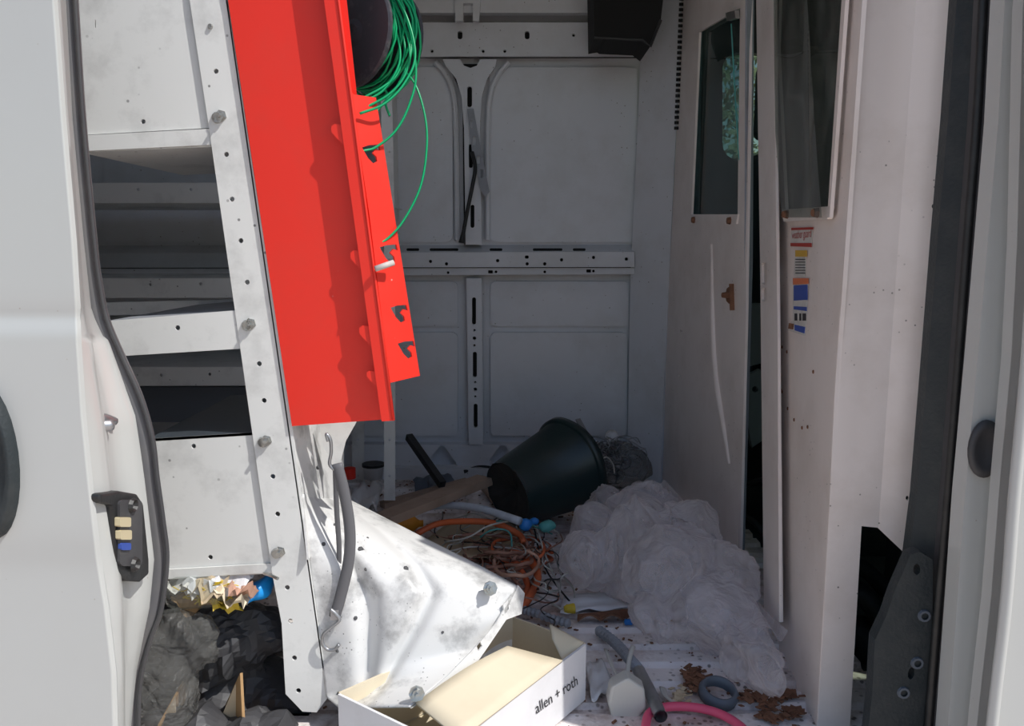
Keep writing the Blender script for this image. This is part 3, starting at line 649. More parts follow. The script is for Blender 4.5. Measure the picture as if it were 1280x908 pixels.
gwire([(500,82),(520,108),(532,150),(533,190),(525,235),(505,275),(485,298),(468,306)], 1.18, 1.10, .0017)
gwire([(478,108),(484,118),(482,130),(487,145)], 1.15)
gwire([(470,-10),(492,30),(500,75),(480,112),(452,128)], 1.17, 1.12)

# ================================================================== BUNGEE STRAP
BG = thing('rubber_strap', 'grey rubber tie-down strap with wire hooks hanging from the bent white panel', 'strap', at(420, 800, 1.15))
dst = 1.168
obj('strap_band', tube([at(x,y,dst) for x,y in ((421,580),(430,615),(437,660),(436,700),(426,745),(418,772))], .0085, 8, 6, flat=.4, up=(0,1,0)), M['strap'], BG, smooth=True)
obj('strap_band', tube([at(x,y,dst+.02) for x,y in ((419,585),(421,640),(424,690),(421,730),(417,765))], .004, 8, 6, flat=.4, up=(0,1,0)), M['strap'], BG, smooth=True, label='thin rear band of the strap')
obj('hook', tube([at(x,y,dst) for x,y in ((418,588),(412,580),(414,565),(413,550),(408,543),(410,552))], .0025, 8, 6), M['steel'], BG, smooth=True)
obj('hook', tube([at(x,y,dst-.004) for x,y in ((413,762),(420,768),(424,776),(412,786),(404,794),(403,804),(409,812),(418,812),(424,806))], .0028, 8, 6), M['steel'], BG, smooth=True, label='lower open hook')
obj('hook_crimp', obox(at(419,768,dst), (.006,0,0), (0,.004,0), (0,0,.008)), M['steel'], BG)

# ================================================================== FAR SHELVING UNIT
FS = thing('shelving_unit', 'white steel shelving standing in shade against the far wall', 'shelving', (-.9, 2.4, 0))
yf = 2.15; FP = YP(yf)
for (y0, y1, hs) in ((228,253,((173,237),(239,237))), (348,372,((188,356),(251,355))), (459,482,((202,469),(262,468))), (-20,6,())):
    obj('shelf_lip', plate(FP, [(-60,y0+1),(478,y0),(478,y1),(-60,y1+1)], .003, [circ(x,y,2,2,8) for x, y in hs]), M['shelf'], FS)
    a = FP(-60, (y0 if y0 > 310 else y1)); b = FP(478, (y0 if y0 > 310 else y1))
    obj('shelf_board', box(a.x, b.x, yf+.003, YB-.06, a.z-.002, a.z), M['shelf'], FS)
for (l, r_, y, lb) in ((480,494,yf,'front upright with small holes'), (440,455,YB-.1,'rear upright with small holes')):
    py1 = 626 if y == yf else 600
    obj('upright', plate(YP(y), [(l-8,-60),(r_-8,-60),(r_,300),(r_,py1),(l,py1),(l,300)], .003, [circ((l+r_)/2, 100+k*45, 1.6,1.6,8) for k in range(12)]), M['shelf'], FS, label=lb)
obj('end_panel', box(-.345, -.342, yf, YB-.08, .5, 1.3), M['shelf'], FS)
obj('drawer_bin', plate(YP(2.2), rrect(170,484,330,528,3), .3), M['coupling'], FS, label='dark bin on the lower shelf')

# ================================================================== ITEMS ON THE FAR WALL
t = thing('hanging_strap', 'perforated metal strap hanging crookedly on the upper wall brace', 'strap', at(605,245,YB-.04))
obj('strap_strip', plate(YP(YB-.035), [(584,136),(592,136),(597,165),(612,240),(606,246),(600,235),(590,190)], .003, [rrect(588,150,591,160,1.4), rrect(591,170,595,182,1.4), rrect(596,195,600,205,1.4), rrect(600,212,604,222,1.4)]), M['pvc'], t)
t = thing('cable_tail', 'black cable end hanging beside the perforated strap', 'cable', at(577,306,YB-.05))
obj('cable_run', tube([at(590,190,YB-.04), at(594,210,YB-.05), at(590,235,YB-.055), at(583,270,YB-.05), at(577,304,YB-.05)], lambda t_: .006+.004*max(0,t_-.9)*10, 8, 6), M['black'], t, smooth=True)
t = thing('roof_box', 'black plastic box fixed under the roof in the far upper corner', 'box', at(785,40,2.35))
obj('box_shell', plate(YP(2.3), [(741,-80),(838,-80),(826,25),(813,58),(803,50),(758,48),(755,46),(743,48)], .18), M['dark'], t)
obj('box_rim', tube([YP(2.3)(x,y) for x,y in ((743,47),(780,49),(803,50),(813,58),(826,25))], .004, 8, 1), M['black'], t)

# ================================================================== PAPER CARTON
CB = thing('cardboard_box', 'open beige cardboard carton with white printed side, in sun at the sill', 'box', fl(600,908,-.0))
# top rim corners: A near-left, Bc near-right(front right top corner), Cc far right, D far left
zt = .10
A_ = fl(560,932,zt); B_ = fl(730,805,zt) 
dAB = (B_ - A_); nrm_ = Vector((-dAB.y, dAB.x, 0)).normalized()
depth = .20
C_ = B_ + nrm_*depth*.55 ; D_ = A_ + nrm_*depth*1.15
C_ = fl(641,772,zt); D_ = fl(425,867,zt)
def wallq(a, b, zb, th=.004):
    a = Vector(a); b = Vector(b); n = (b-a).cross(Vector((0,0,1))).normalized()*th
    a2 = Vector((a.x,a.y,zb)); b2 = Vector((b.x,b.y,zb))
    v = [a,b,b2,a2,a+n,b+n,b2+n,a2+n]
    return v, [(0,1,2,3),(7,6,5,4),(0,4,5,1),(1,5,6,2),(2,6,7,3),(3,7,4,0)]
fs_ = obj('printed_side', wallq(A_, B_, .005), M['white'], CB, label='white printed long side')
obj('end_side', wallq(B_, C_, .005), M['cardlight'], CB); obj('long_side', wallq(C_, D_, .005), M['cardlight'], CB); obj('end_side', wallq(D_, A_, .005), M['white'], CB)
obj('box_bottom', ([Vector((p.x,p.y,.004)) for p in (A_,B_,C_,D_)], [(0,1,2,3)]), M['cardlight'], CB)
# flaps
def flap(a, b, c, d, name='flap', lab=None, m='cardlight'):
    o = obj(name, grid(lambda u, v: lerp(lerp(Vector(a), Vector(b), u), lerp(Vector(d), Vector(c), u), v) + Vector((0,0,.006*math.sin(u*3.1)*v)), 8, 5), M[m], CB, smooth=True, label=lab); solid(o, .004); return o
flap(fl(575,925,zt+.003), fl(703,827,zt+.003), fl(634,809,zt+.03), fl(520,880,zt+.012), lab='large inward flap catching the sun')
flap(B_+Vector((0,0,.001)), fl(703,827,zt-.01), fl(690,800,zt+.01), fl(687,782,zt+.02), lab='short triangular flap at the right corner')
uu = (B_-A_).normalized()
nf = Vector((uu.y, -uu.x, 0)).normalized()
def sidept(px, py):   # on the printed side
    pl = Pl(A_ + nf*.0045, nf); return pl(px, py)
text('allen + roth', sidept(670,893), sidept(722,856), sidept(668,880), M['ink'], fs_, lift=.0008)
t = thing('paper_strip', 'small white paper strip poking out of the beige carton', 'paper', at(668,705,1.2))
obj('paper_sheet', grid(lambda u, v: at(lerp(600,640,u), lerp(808,826,u)*.0+lerp(822,800,u)+v*14, 1.24)+Vector((0,.01*math.sin(u*3),0)), 6, 3), M['white'], t)

# ================================================================== TUB
c1 = at(716, 583, 2.10); c0 = at(634, 618, 1.98)
axis = (c1 - c0); axis = Vector((axis.x, axis.y+.02, axis.z))
Lt = axis.length
TB = thing('plastic_tub', 'dark green plastic tub lying tipped on its side with a torn base', 'tub', Vector((c0.x, c0.y, .0)))
def tubm():
    prof = [(.082,0),(.092,.04),(.118,Lt-.02),(.122,Lt-.018),(.128,Lt-.016),(.130,Lt),(.124,Lt+.002),(.120,Lt-.004),(.114,Lt-.03),(.088,.03),(.078,.006)]
    V, Fc = lathe(c0, axis, prof, 48)
    V2 = []
    for i, v in enumerate(V):
        k = 1 + .05*noise.noise(v*9); a = c0 + axis.normalized() * (v-c0).dot(axis.normalized())
        V2.append(a + (v-a)*k)
    return V2, Fc
obj('tub_wall', tubm(), M['tub'], TB, smooth=True)
def tornbase():
    pts = [c0 + axis.normalized()*(.004 + .012*noise.noise(Vector((k*.9,0,0)))) + (axis.orthogonal().normalized()*math.cos(2*math.pi*k/20) + axis.cross(axis.orthogonal()).normalized()*math.sin(2*math.pi*k/20))*(.084+.012*noise.noise(Vector((k*.7,3,0)))) for k in range(20)]
    return pts + [c0 + axis.normalized()*.03], [(k, (k+1) % 20, 20) for k in range(20)]
solid(obj('tub_base', tornbase(), M['black'], TB, label='torn ragged base of the tub'), .003)

# ================================================================== PLASTIC BAG
def blobmesh(balls, voxel, amp, seed, zmin=.002):
    bm = bmesh.new()
    for (c, rx, ry, rz) in balls:
        m = Matrix.Translation(c) @ Matrix.Diagonal((rx, ry, rz, 1))
        bmesh.ops.create_icosphere(bm, subdivisions=4, radius=1, matrix=m)
    me = bpy.data.meshes.new('tmp'); bm.to_mesh(me); bm.free()
    to = bpy.data.objects.new('tmp', me); C.objects.link(to)
    md = to.modifiers.new('r', 'REMESH'); md.mode = 'VOXEL'; md.voxel_size = voxel
    m2 = to.modifiers.new('s', 'SMOOTH'); m2.iterations = 6; m2.factor = .7
    bpy.context.view_layer.update()
    ev = bpy.data.meshes.new_from_object(to.evaluated_get(bpy.context.evaluated_depsgraph_get()))
    V = []
    for v in ev.vertices:
        p_ = v.co; q_ = Vector((p_.x*11+p_.y*4, p_.y*3-p_.x*2, p_.z*6)) + Vector((seed,0,0)); q_.x += 1.4*noise.noise(p_*6)
        rd = (1-abs(noise.noise(q_)))**3 + .5*(1-abs(noise.noise(q_*2.3)))**4
        n2 = noise.noise(p_*30)
        np_ = p_ + v.normal*(amp*(rd-.6) + amp*.15*n2)
        np_.z = max(np_.z, zmin + .004*abs(n2)); V.append(np_)
    Fc = [tuple(f.vertices) for f in ev.polygons]
    bpy.data.objects.remove(to); bpy.data.meshes.remove(me); bpy.data.meshes.remove(ev)
    return V, Fc
def B3(px, py, y, rx, ry, rz): return (at(px,py,y), rx, ry, rz)
bag = [B3(800,690,1.62,.085,.10,.10), B3(840,720,1.52,.09,.10,.09), B3(805,650,1.80,.07,.10,.07), B3(860,690,1.62,.07,.09,.10),
       B3(890,770,1.42,.065,.09,.07), B3(935,815,1.32,.05,.07,.045), B3(905,735,1.5,.05,.09,.08), B3(960,830,1.25,.03,.05,.03), B3(835,770,1.42,.06,.06,.04), B3(765,700,1.62,.05,.06,.07)]
obj('plastic_bag', blobmesh(bag, .0065, .03, 4), M['film'], smooth=True, label='large crumpled clear plastic bag spilling against the partition foot', cat='bag')
bag2 = [B3(738,672,1.75,.055,.06,.065), B3(735,700,1.62,.045,.06,.05), B3(760,640,1.9,.06,.06,.05)]
obj('plastic_bag', blobmesh(bag2, .006, .022, 9), M['film'], smooth=True, label='smaller clear plastic lump pressed between tub and large bag', cat='bag')
# inner folds of the large bag
t_ = blobmesh([B3(830,720,1.56,.05,.06,.05), B3(880,760,1.42,.04,.05,.04)], .006, .02, 20)
obj('plastic_wrap', t_, M['film'], smooth=True, label='wadded plastic wrap inside the large clear bag', cat='plastic wrap')
# film sheet streaks from bag up to partition
obj('plastic_sheet', grid(lambda u, v: at(lerp(lerp(790,905,v), lerp(830,985,v), u), lerp(lerp(612,800,v), lerp(606,790,v), u), lerp(1.86,1.30,v)) + Vector((.0,.0,.012*math.sin(u*14+v*5)+.01*noise.noise(Vector((u*6,v*3,0))))), 24, 40), M['film'], smooth=True, label='long stretched sheet of clear film along the partition', cat='plastic film')

# ================================================================== FLOOR JUNK
def single(name, vf, m, lab, cat, smooth=False, group=None, kind=None): return obj(name, vf, M[m], None, smooth, lab, cat, group, kind)
def fcurve(pts, z=.006): return [fl(p[0], p[1], p[2] if len(p) > 2 else z) for p in pts]
# conduits
def corr(P, r, n=10, pitch=.010):
    pts = smoothpts(P, 40); L = sum((pts[i+1]-pts[i]).length for i in range(len(pts)-1)); N = int(L/pitch)*2
    res = []; acc = 0; tgt = 0; 
    out = [pts[0]]
    for k in range(1, N+1):
        s = k/N*(len(pts)-1); i = min(int(s), len(pts)-2); out.append(lerp(pts[i], pts[i+1], s-i))
    return tube(out, lambda t: r*(1.0 if int(round(t*N)) % 2 else .74), n, 1)
single('flexible_conduit', corr(fcurve([(648,762),(668,766),(690,774),(712,780)], .02), .0095), 'pvc', 'short grey corrugated conduit beside the orange cord coil', 'conduit')
EM = thing('flexible_conduit', 'long grey conduit, corrugated then ending in a smooth open pipe', 'conduit', fl(800,860,0))
obj('corrugated_run', corr([fl(748,788,.012), fl(770,805,.02), fl(790,828,.03), fl(800,840,.03)], .0105), M['pvc'], EM)
obj('pipe_end', join(tube([fl(798,838,.03), fl(812,865,.02), fl(826,896,.02)], .0105, 16, 4, caps=False), tube([fl(798,838,.03), fl(812,865,.02), fl(826,896,.02)], .0082, 16, 4, caps=False)), M['steel'], EM, smooth=True, label='smooth metal pipe end')
single('pink_hose', tube(fcurve([(806,915),(812,892),(835,884),(870,885),(900,893),(925,908),(945,930)], .012), .007, 10, 6), 'pink', 'bright pink plastic hose curving over the floor at the sill', 'hose', True)
CR = lathe(fl(897,872,.0), (.1,-.25,1), [(.024,.0),(.031,.0),(.033,.012),(.028,.02),(.024,.02),(.022,.01),(.024,.0)], 24)
single('pipe_coupling', CR, 'coupling', 'dark grey ring coupling lying beside the pink hose', 'pipe fitting', True)
# planks & bars
single('wood_plank', beam(at(478,650,1.75), at(606,600,2.05), .05, .02), 'wood', 'long dusty wooden plank running under the tub', 'plank')
single('wood_plank', beam(fl(478,632,.03), fl(585,602,.05), .03, .016), 'wood', 'narrower wooden plank lying behind the long one', 'plank')
single('black_bar', beam(at(511,546,2.42), at(553,606,2.25), .02, .02), 'black', 'short square black bar leaning in front of the far wall', 'bar')
single('printed_tube', tube([at(528,634,1.95), at(560,632,1.92), at(600,636,1.86), at(650,652,1.78)], .0095, 10, 6), 'palepvc', 'pale blue plastic tube with faded marks across the junk', 'tube', True)
single('amber_bottle', join(lathe(fl(505,655,.02), (1,.1,-.02), [(0,-.02),(.018,-.02),(.02,-.015),(.02,.025),(.012,.035),(.009,.04),(.009,.05),(0,.05)], 20)), 'amber', 'orange yellow plastic bottle behind the bent white panel', 'bottle', True)
# cardboard flats
def flat(pts, z, m, lab, cat, name, wob=.006):
    a, b, c, d = [fl(x, y, z) for x, y in pts]
    o = obj(name, grid(lambda u, v: lerp(lerp(a,b,u), lerp(d,c,u), v) + Vector((0,0,wob*noise.noise(Vector((u*4,v*4,a.x*9)))+.003)), 10, 8), M[m], None, True, lab, cat); solid(o, .002); return o
flat([(560,655),(650,652),(655,700),(500,700)], .03, 'card', 'flattened cardboard piece under the pale blue tube', 'cardboard', 'cardboard_flat')
flat([(600,612),(640,600),(700,640),(640,660)], .012, 'wood', 'brown board scrap lying beneath the tub', 'board', 'board_scrap')
flat([(732,832),(752,826),(768,860),(740,880)], .008, 'white', 'white printed paper sheet right of the beige carton', 'paper', 'paper_sheet', .01)
flat([(705,745),(760,742),(790,762),(700,768)], .006, 'white', 'dusty pale paper behind the rusty bracket', 'paper', 'paper_sheet', .008)
flat([(440,610),(478,608),(470,640),(436,632)], .04, 'white', 'crumpled white paper by the far shelving foot', 'paper', 'paper_sheet', .03)
flat([(516,600),(560,592),(575,612),(530,622)], .01, 'coupling', 'grey paper leaf beneath the black bar', 'paper', 'paper_sheet', .02)
# rusty bracket with blue tip
t = thing('rusty_bracket', 'rusty orange bracket with blue end lying behind the long conduit', 'bracket', fl(750,775,0))
obj('bracket_strip', grid(lambda u, v: fl(lerp(722,786,u), lerp(773,769,u)+(v-.5)*lerp(8,14,u), .008) + Vector((0,0,.012*abs(math.sin(u*7))*v)), 16, 4), M['rust'], t); solid(C.objects['bracket_strip'], .003)
obj('bracket_tip', lathe(fl(785,778,.008), (1,0,0), [(0,-.008),(.006,-.006),(.006,.008),(0,.01)], 10), M['blue'], t, smooth=True, label='blue plastic tip')
t = thing('wire_connector', 'yellow plastic wire connector at the end of white wires', 'connector', fl(715,760,0))
obj('connector_body', join(lathe(fl(705,762,.012), (1,.1,.05), [(0,0),(.006,.0),(.009,.006),(.011,.02),(.010,.022),(.0,.022)], 8), obox(fl(712,760,.014), (.006,0,0), (0,.012,0), (0,0,.002))), M['yellow'], t)
# small electrical box + strap loop
t = thing('cable_clamp_box', 'dusty white square electrical box with upright strap ears', 'electrical box', fl(790,885,0))
obj('box_shell', plate(YP(fl(790,905,.0).y+.02), [(764,860),(785,848),(806,862),(808,886),(792,906),(766,904),(760,880)], .03), M['wwhite'], t); bev(C.objects['box_shell.001'] if 'box_shell.001' in C.objects else C.objects['box_shell'], .004)
obj('strap_ear', tube([fl(787,850,.03), fl(785,835,.04), fl(789,815,.05), fl(792,808,.05)], .004, 8, 5, flat=.4), M['wwhite'], t, smooth=True)
obj('strap_ear', tube([fl(775,852,.03), fl(766,835,.035), fl(757,812,.04)], .004, 8, 5, flat=.4), M['wwhite'], t, smooth=True)
single('plastic_scrap', tube(fcurve([(828,860),(832,870),(842,878),(855,882)], .01), .006, 8, 5, flat=.3), 'wwhite', 'curled white plastic scrap left of the grey coupling', 'scrap', True)
def flakes(pts, n, sd, sz):
    g = random.Random(sd); out = []
    for k in range(n):
        x, y = g.choice(pts); c = fl(x + g.gauss(0,7), y + g.gauss(0,4), .004 + .006*g.random()); a = g.uniform(0,6.3); q = sz*g.uniform(.5,1.6)
        out.append(obox(c, Vector((math.cos(a), math.sin(a), g.uniform(-.4,.4)))*q, Vector((-math.sin(a), math.cos(a), g.uniform(-.3,.3)))*q*.6, (0,0,.0008)))
    return join(*out)
single('rust_flakes', flakes([(866,840),(875,848),(868,856)], 90, 3, .005), 'rust', 'rusty brown flakes heaped on the floor above the grey coupling', 'debris', kind='stuff')
single('rust_flakes', flakes([(850,868),(845,874)], 40, 4, .005), 'card', 'tan chips left of the grey coupling', 'debris', kind='stuff')
single('dirt_flakes', flakes([(935,872),(960,880),(985,868),(990,890),(965,895)], 200, 5, .005), 'rust', 'dark brown grit piled at the foot of the near partition', 'debris', kind='stuff')
# cords
def cable(pts, r, m, lab, name='wire', cat='wire', z=.01):
    single(name, tube(fcurve(pts, z), r, 7, 6), m, lab, cat, True)
cable([(520,668,.06),(548,655,.08),(585,652,.09),(620,655,.09),(648,668,.07),(655,678,.06)], .0075, 'orange', 'thick orange cord arching behind the bent panel tip', 'extension_cord', 'cord')
cable([(640,690,.04),(662,700,.05),(672,722,.04),(660,750,.03),(645,765,.02),(632,772,.02)], .0085, 'orange', 'bright orange cord bunch dropping past the bent panel corner', 'extension_cord', 'cord')
cable([(636,700,.03),(650,712,.04),(660,735,.03),(648,758,.02),(630,780,.01)], .007, 'orange', 'second orange cord running inside the bright bunch', 'extension_cord', 'cord')
cable([(560,672,.05),(600,668,.06),(640,674,.05),(668,690,.05),(672,715,.04),(655,735,.03),(640,722,.04)], .0045, 'wbrown', 'dull brown cord looping round the coil heap', 'extension_cord', 'cord')
rg = random.Random(11)
coils = thing('cord_coil', 'tangled heap of dull orange and brown cord behind the bent panel', 'cord', fl(630,690,0))
for k in range(14):
    cx, cy = 628 + rg.uniform(-30,30), 690 + rg.uniform(-16,16); rx = rg.uniform(18,46); ry = rg.uniform(8,22); z0 = rg.uniform(.01,.07); a0 = rg.uniform(0,6); sp = rg.uniform(3.5,6.2)
    P = [fl(cx + rx*math.cos(a0+sp*i/12), cy + ry*math.sin(a0+sp*i/12) + rg.uniform(-2,2), z0 + .012*math.sin(i*.9+k)) for i in range(13)]
    obj('cord_turn', tube(P, rg.choice([.0028,.0035,.0042]), 7, 4), M[rg.choice(['wbrown','orange','wbrown','wpeach'])], coils, smooth=True)
cable([(556,678,.06),(585,672,.08),(610,658,.10),(640,652,.1),(668,658,.08),(680,690,.06),(690,715,.04),(700,740,.02)], .0022, 'wwhite', 'white wire arching over the cord heap and down to the right')
cable([(600,672,.07),(612,664,.09),(628,662,.09),(638,668,.08),(640,684,.06)], .002, 'wteal', 'short teal wire arch over the cord heap')
cable([(620,652,.10),(650,652,.1),(672,660,.08),(690,668,.05)], .002, 'wteal', 'teal wire beside the blue connector under the tub')
cable([(668,662,.07),(674,690,.05),(684,715,.03),(698,735,.02),(712,752,.01)], .002, 'wblack', 'thin black wire trailing right from the cord heap')
cable([(650,668,.06),(672,672,.05),(692,690,.03),(700,715,.02),(716,735,.01),(718,752,.008)], .0022, 'wwhite', 'white wire ending beside the yellow connector')
cable([(648,742,.02),(665,742,.015),(685,752,.01),(702,762,.01)], .0022, 'wwhite', 'white wire lying flat into the yellow connector')
cable([(640,700,.05),(660,688,.06),(676,692,.05),(676,715,.04),(660,735,.03),(646,745,.02)], .003, 'wpeach', 'peach coloured wire loop on top of the cord heap')
cable([(676,655,.05),(700,668,.03),(712,690,.02),(708,700,.01)], .002, 'wwhite', 'pale wire running from blue connector toward the small plastic lump')
cable([(560,690,.05),(590,684,.06),(640,686,.05),(672,698,.03)], .002, 'wwhite', 'straight pale wire lying across the cord heap')
single('blue_connector', blobmesh([(at(657,656,1.80), .018, .016, .018), (at(668,652,1.82), .015, .012, .012)], .004, .008, 51), 'blue', 'blue plastic connector under the tub edge', 'connector', True)
single('teal_clip', blobmesh([(at(685,658,1.82), .02, .016, .01)], .004, .01, 55), 'wteal', 'teal crumpled plastic clip below the tub', 'clip', True)
for mm, lb, sd in (('wwhite','fine tangle of thin pale wires over the cord heap',1),('wblack','fine tangle of thin dark wires over the cord heap',2),('wbrown','fine tangle of thin brown wires around the cord heap',3)):
    g = random.Random(sd); out = []
    for k in range(12):
        x, y = g.uniform(560,705), g.uniform(655,745); P = []
        if x < 640 and y > 655 + (x-540)*.5: y = 660 + (x-540)*.3
        a = g.uniform(0,6)
        for i in range(7):
            P.append(fl(x, y, .02 + .05*abs(math.sin(i*.8+k)))); a += g.gauss(0,.8); x += 15*math.cos(a); y += 9*math.sin(a)
        out.append(tube(P, g.choice([.0012,.0018]), 6, 5))
    single('wire_tangle', join(*out), mm, lb, 'wire', True, kind='stuff')
# right of tub: bulb, mesh, tape
t = thing('light_bulb', 'round white bulb in a pale socket in the far right corner', 'bulb', at(765,548,2.5))
obj('bulb_globe', lathe(at(765,549,2.46), (-.1,-1,.1), [(0,.03),(.015,.026),(.023,.014),(.023,.0),(.015,-.015),(.012,-.03)], 20), M['white'], t, smooth=True)
obj('socket', lathe(at(765,549,2.46), (-.1,-1,.1), [(.012,-.02),(.022,-.022),(.022,-.06),(0,-.06)], 14), M['sticker'], t)
wm = []
for k in range(34):
    cx, cy = 772+rg.uniform(-30,22), 572+rg.uniform(-20,26); a0 = rg.uniform(0,6); rr_ = rg.uniform(5,20)
    wm.append(tube([at(cx+rr_*math.cos(a0+i*.7), cy+rr_*.8*math.sin(a0+i*.7*rg.uniform(.8,1.2)), 2.35+rg.uniform(-.08,.08)) for i in range(7)], .0014, 5, 4))
single('wire_tangle', join(*wm), 'steel', 'heap of fine silvery wire and netting in the far right corner', 'wire', True, kind='stuff')
single('scrap_net', blobmesh([(at(780,585,2.38), .07, .06, .06), (at(745,570,2.42), .04, .05, .04)], .006, .03, 61), 'filmdark', 'dusty crumpled netting bundle under the white bulb', 'netting', True)
single('foil_strip', beam(at(722,524,2.4), at(740,556,2.36), .02, .004), 'steel', 'thin silvery foil strip standing behind the tub rim', 'foil')
cable([(742,590,.12),(756,572,.16),(766,580,.14),(768,592,.12)], .002, 'wwhite', 'pale wire arch right of the tub')
# left back: pail and bits
t = thing('small_pail', 'small white pail with dark lid behind the far shelving upright', 'pail', at(467,602,2.42))
obj('pail_body', lathe(at(467,598,2.42), (0,0,1), [(0,0),(.026,0),(.031,.035),(.033,.036),(.033,.04)], 20), M['white'], t, smooth=True)
obj('pail_lid', lathe(at(467,598,2.42), (0,0,1), [(.034,.038),(.034,.046),(0,.047)], 20), M['black'], t)
single('red_jar', lathe(at(437,598,2.3), (0,0,1), [(0,0),(.018,0),(.018,.03),(.0,.032)], 14), 'red', 'small red jar by the far shelving foot', 'jar')
single('grey_bracket', join(box(at(508,0,2.3).x, at(526,0,2.3).x, 2.3, 2.33, .0, .06)), 'coupling', 'small grey block on the floor by the far shelving', 'block')
single('coiled_band', tube(fcurve([(580,590,.02),(600,584,.03),(622,588,.03),(612,600,.02),(588,600,.02)], .02), .006, 8, 6), 'black', 'black rubber band loop in front of the far wall', 'band', True)

# lower left: junk beneath the near shelf --------------------------------
def carton(name, lab, x0, x1, y, dep, pyb, pyt, m='cardbrown'):
    a, b = at(x0, pyt, y), at(x1, pyt, y)
    t = thing(name, lab, 'box', Vector(((a.x+b.x)/2, y+dep/2, at(x0,pyb,y).z)))
    z0, z1 = at(x0, pyb, y).z, a.z; th = .004
    obj('box_wall', box(a.x, b.x, y, y+th, z0, z1), M[m], t); obj('box_wall', box(a.x, b.x, y+dep-th, y+dep, z0, z1), M[m], t)
    obj('box_wall', box(a.x, a.x+th, y+th, y+dep-th, z0, z1), M[m], t); obj('box_wall', box(b.x-th, b.x, y+th, y+dep-th, z0, z1), M[m], t)
    obj('box_bottom', box(a.x, b.x, y, y+dep, z0, z0+.003), M[m], t)
    return t
# step well panel behind the seal
obj('step_well', join(box(-.64, -.32, 1.2, 1.215, -.3, -.0), box(-.64,-.3,1.05,1.4,-.31,-.3)), M['trim'], kind='structure')
t = thing('cardboard_box', 'brown open cardboard box with upright flaps at the bottom left', 'box', at(250,900,1.16))
obj('box_wall', plate(P3(at(205,908,1.14), at(262,850,1.30), at(262,950,1.30)), [(200,908),(232,850),(262,848),(262,960),(190,960)], .004), M['cardbrown'], t)
obj('box_wall', plate(P3(at(262,850,1.30), at(300,908,1.14), at(262,950,1.30)), [(262,848),(280,885),(300,842),(306,960),(262,960)], .004), M['cardbrown'], t)
obj('flap', plate(YP(1.15), [(196,910),(218,872),(222,960),(190,960)], .004), M['card'], t, label='sunlit upright flap')
obj('flap', plate(YP(1.16), [(270,912),(294,856),(300,852),(300,960),(268,960)], .004), M['card'], t)
t = thing('glass_jar', 'clear glass jar with a round lid beside the foot of the near shelving', 'jar', at(340,908,1.22))
obj('jar_body', lathe(at(338,935,1.24), (0,0,1), [(0,0),(.04,0),(.044,.01),(.044,.05),(.038,.06)], 28), M['clear'], t, smooth=True)
obj('jar_lid', lathe(at(338,935,1.24), (0,0,1), [(.041,.055),(.041,.07),(.034,.072),(.032,.066),(0,.066)], 28), M['steel'], t, smooth=True)
single('plastic_sack', blobmesh([(at(205,860,1.14), .045, .05, .09), (at(235,800,1.17), .05, .04, .05), (at(300,800,1.35), .07, .06, .06)], 0.007, .015, 71, zmin=-.6), 'filmdark', 'dark cloudy plastic sack slumped below the lower shelf', 'sack', True)
single('plastic_sack', blobmesh([(at(335,840,1.42), .06, .06, .05)], .006, .02, 75, zmin=-.6), 'filmdark', 'small grey plastic sack behind the near upright foot', 'sack', True)
single('clear_bottle', lathe(at(212,742,1.17), (1,.1,0), [(0,-.005),(.02,0),(.024,.01),(.024,.055),(.02,.07),(.009,.085),(.009,.1),(0,.1)], 20), 'clear', 'clear plastic bottle lying on junk under the lower shelf', 'bottle', True)
single('blue_glove', blobmesh([(at(322,738,1.2), .022, .02, .014), (at(333,730,1.21), .012, .02, .01), (at(312,745,1.19), .012, .012, .008)], .004, .014, 81, zmin=-.6), 'glove', 'bright blue plastic film scrap under the lower shelf', 'scrap', True)
junk = [('card',(262,735)),('white',(285,728)),('yellow',(268,748)),('wpeach',(300,738)),('white',(250,726)),('cardbrown',(240,746)),('cardlight',(290,745)),('sticker',(232,735))]
labs = ['tan crumpled wrapper among scraps under the lower shelf', 'white torn paper nearest the shelf edge among scraps', 'yellow crumpled wrapper among scraps under the lower shelf', 'peach coloured scrap beside the bright blue film',
        'small white scrap above the clear bottle', 'brown cardboard scrap below the tan wrapper', 'cream cardboard scrap left of the bright blue film', 'off-white label scrap right of the clear bottle']
for k, ((m, (x, y)), lb) in enumerate(zip(junk, labs)):
    cs = at(x, y, 1.165 + .012*(k%3)); ang = k*1.3; q1 = Vector((math.cos(ang), math.sin(ang)*.6, .25*math.sin(k))); q2 = Vector((-math.sin(ang), math.cos(ang)*.6, .3)); sz = .024 + .004*(k%3)
    single('crumpled_scrap', grid(lambda u, v: cs + q1*(u-.5)*2*sz + q2*(v-.5)*2*sz + Vector((.004,.006,.016))*noise.noise(Vector((u*3.1, v*3.1, k*2.7)))*1.6, 7, 7), m, lb, 'scrap', False, 'scraps under the lower shelf')
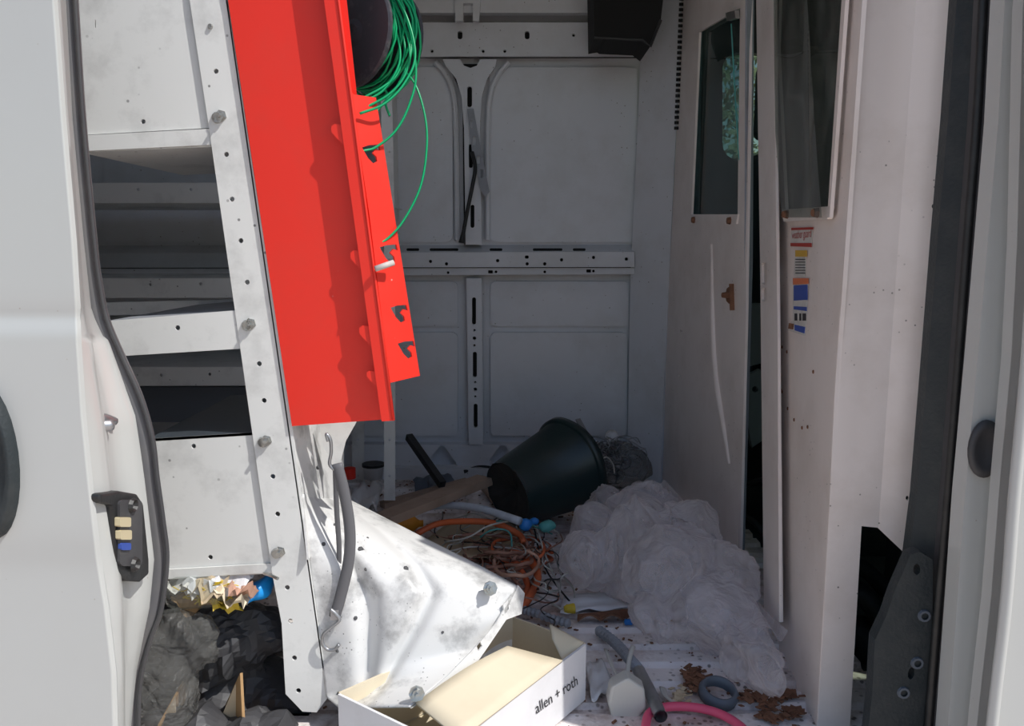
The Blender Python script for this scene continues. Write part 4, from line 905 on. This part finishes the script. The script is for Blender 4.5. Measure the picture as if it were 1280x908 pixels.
single('junk_heap', blobmesh([(at(260,800,1.25), .13, .05, .06), (at(290,880,1.27), .16, .07, .07), (at(220,900,1.24), .08, .06, .06), (at(255,925,1.15), .13, .05, .05), (at(260,790,1.42), .14, .06, .05), (at(300,860,1.45), .12, .06, .10)], .012, .03, 99, zmin=-.6), 'rubber', 'dark heap of rubbish filling the space under the lower shelf', 'rubbish', False, kind='stuff')
w1 = []
for k in range(14):
    cx, cy = rg.uniform(225,315), rg.uniform(728,750)
    w1.append(tube([at(cx+rg.uniform(-14,14), cy+rg.uniform(-7,7), 1.165) for i in range(4)], .0009, 5, 5))
single('fine_wires', join(*w1), 'yellow', 'fine yellow wires strewn over the scraps under the shelf', 'wire', True, kind='stuff')
# crumbs on the floor
cr = []; crr = random.Random(5)
for k in range(900):
    x, y = crr.uniform(-.45,.44), crr.uniform(1.08,2.5); s = crr.uniform(.001,.004)*(1.3 if crr.random() < .06 else .8)
    a = crr.uniform(0,3.14); ax = Vector((math.cos(a), math.sin(a), crr.uniform(-.3,.3)))*s*crr.uniform(.8,1.9); ay = Vector((-math.sin(a), math.cos(a), 0))*s*.7
    cr.append(obox((x, y, s*.5+.001), ax, ay, (0,0,s*.4)))
single('floor_crumbs', join(*cr), 'rust', 'brown dirt crumbs scattered over the cargo floor', 'dirt', kind='stuff')
# trees outside beyond the far side -------------------------------------
def tree(x, y, h, r, lb, sd):
    t = thing('tree', lb, 'tree', (x, y, -.62), 'trees outside beyond the cab')
    obj('trunk', tube([(x,y,-.62),(x+.1,y,h*.5),(x,y+.1,h)], lambda k: .14*(1-.6*k), 10), M['bark'], t, smooth=True)
    V, Fc = [], []; g = random.Random(sd)
    for k in range(7000):
        d = Vector((g.gauss(0,1), g.gauss(0,1), g.gauss(0,1))).normalized()*r*g.uniform(.5,1); p_ = Vector((x,y,h)) + Vector((d.x,d.y,d.z*.8))
        a = Vector((g.gauss(0,1),g.gauss(0,1),g.gauss(0,1))).normalized()*.04; b = a.orthogonal().normalized()*.025
        n = len(V); V += [p_-a, p_+b, p_+a, p_-b]; Fc.append((n,n+1,n+2,n+3))
    obj('foliage', (V, Fc), M['leaf'], t, kind='stuff')
tree(2.0, 6.5, 1.6, 1.6, 'nearer leafy green tree outside the cab window', 1)
tree(5.8, 8.5, 1.8, 1.9, 'farther, taller green tree outside the cab window', 2)
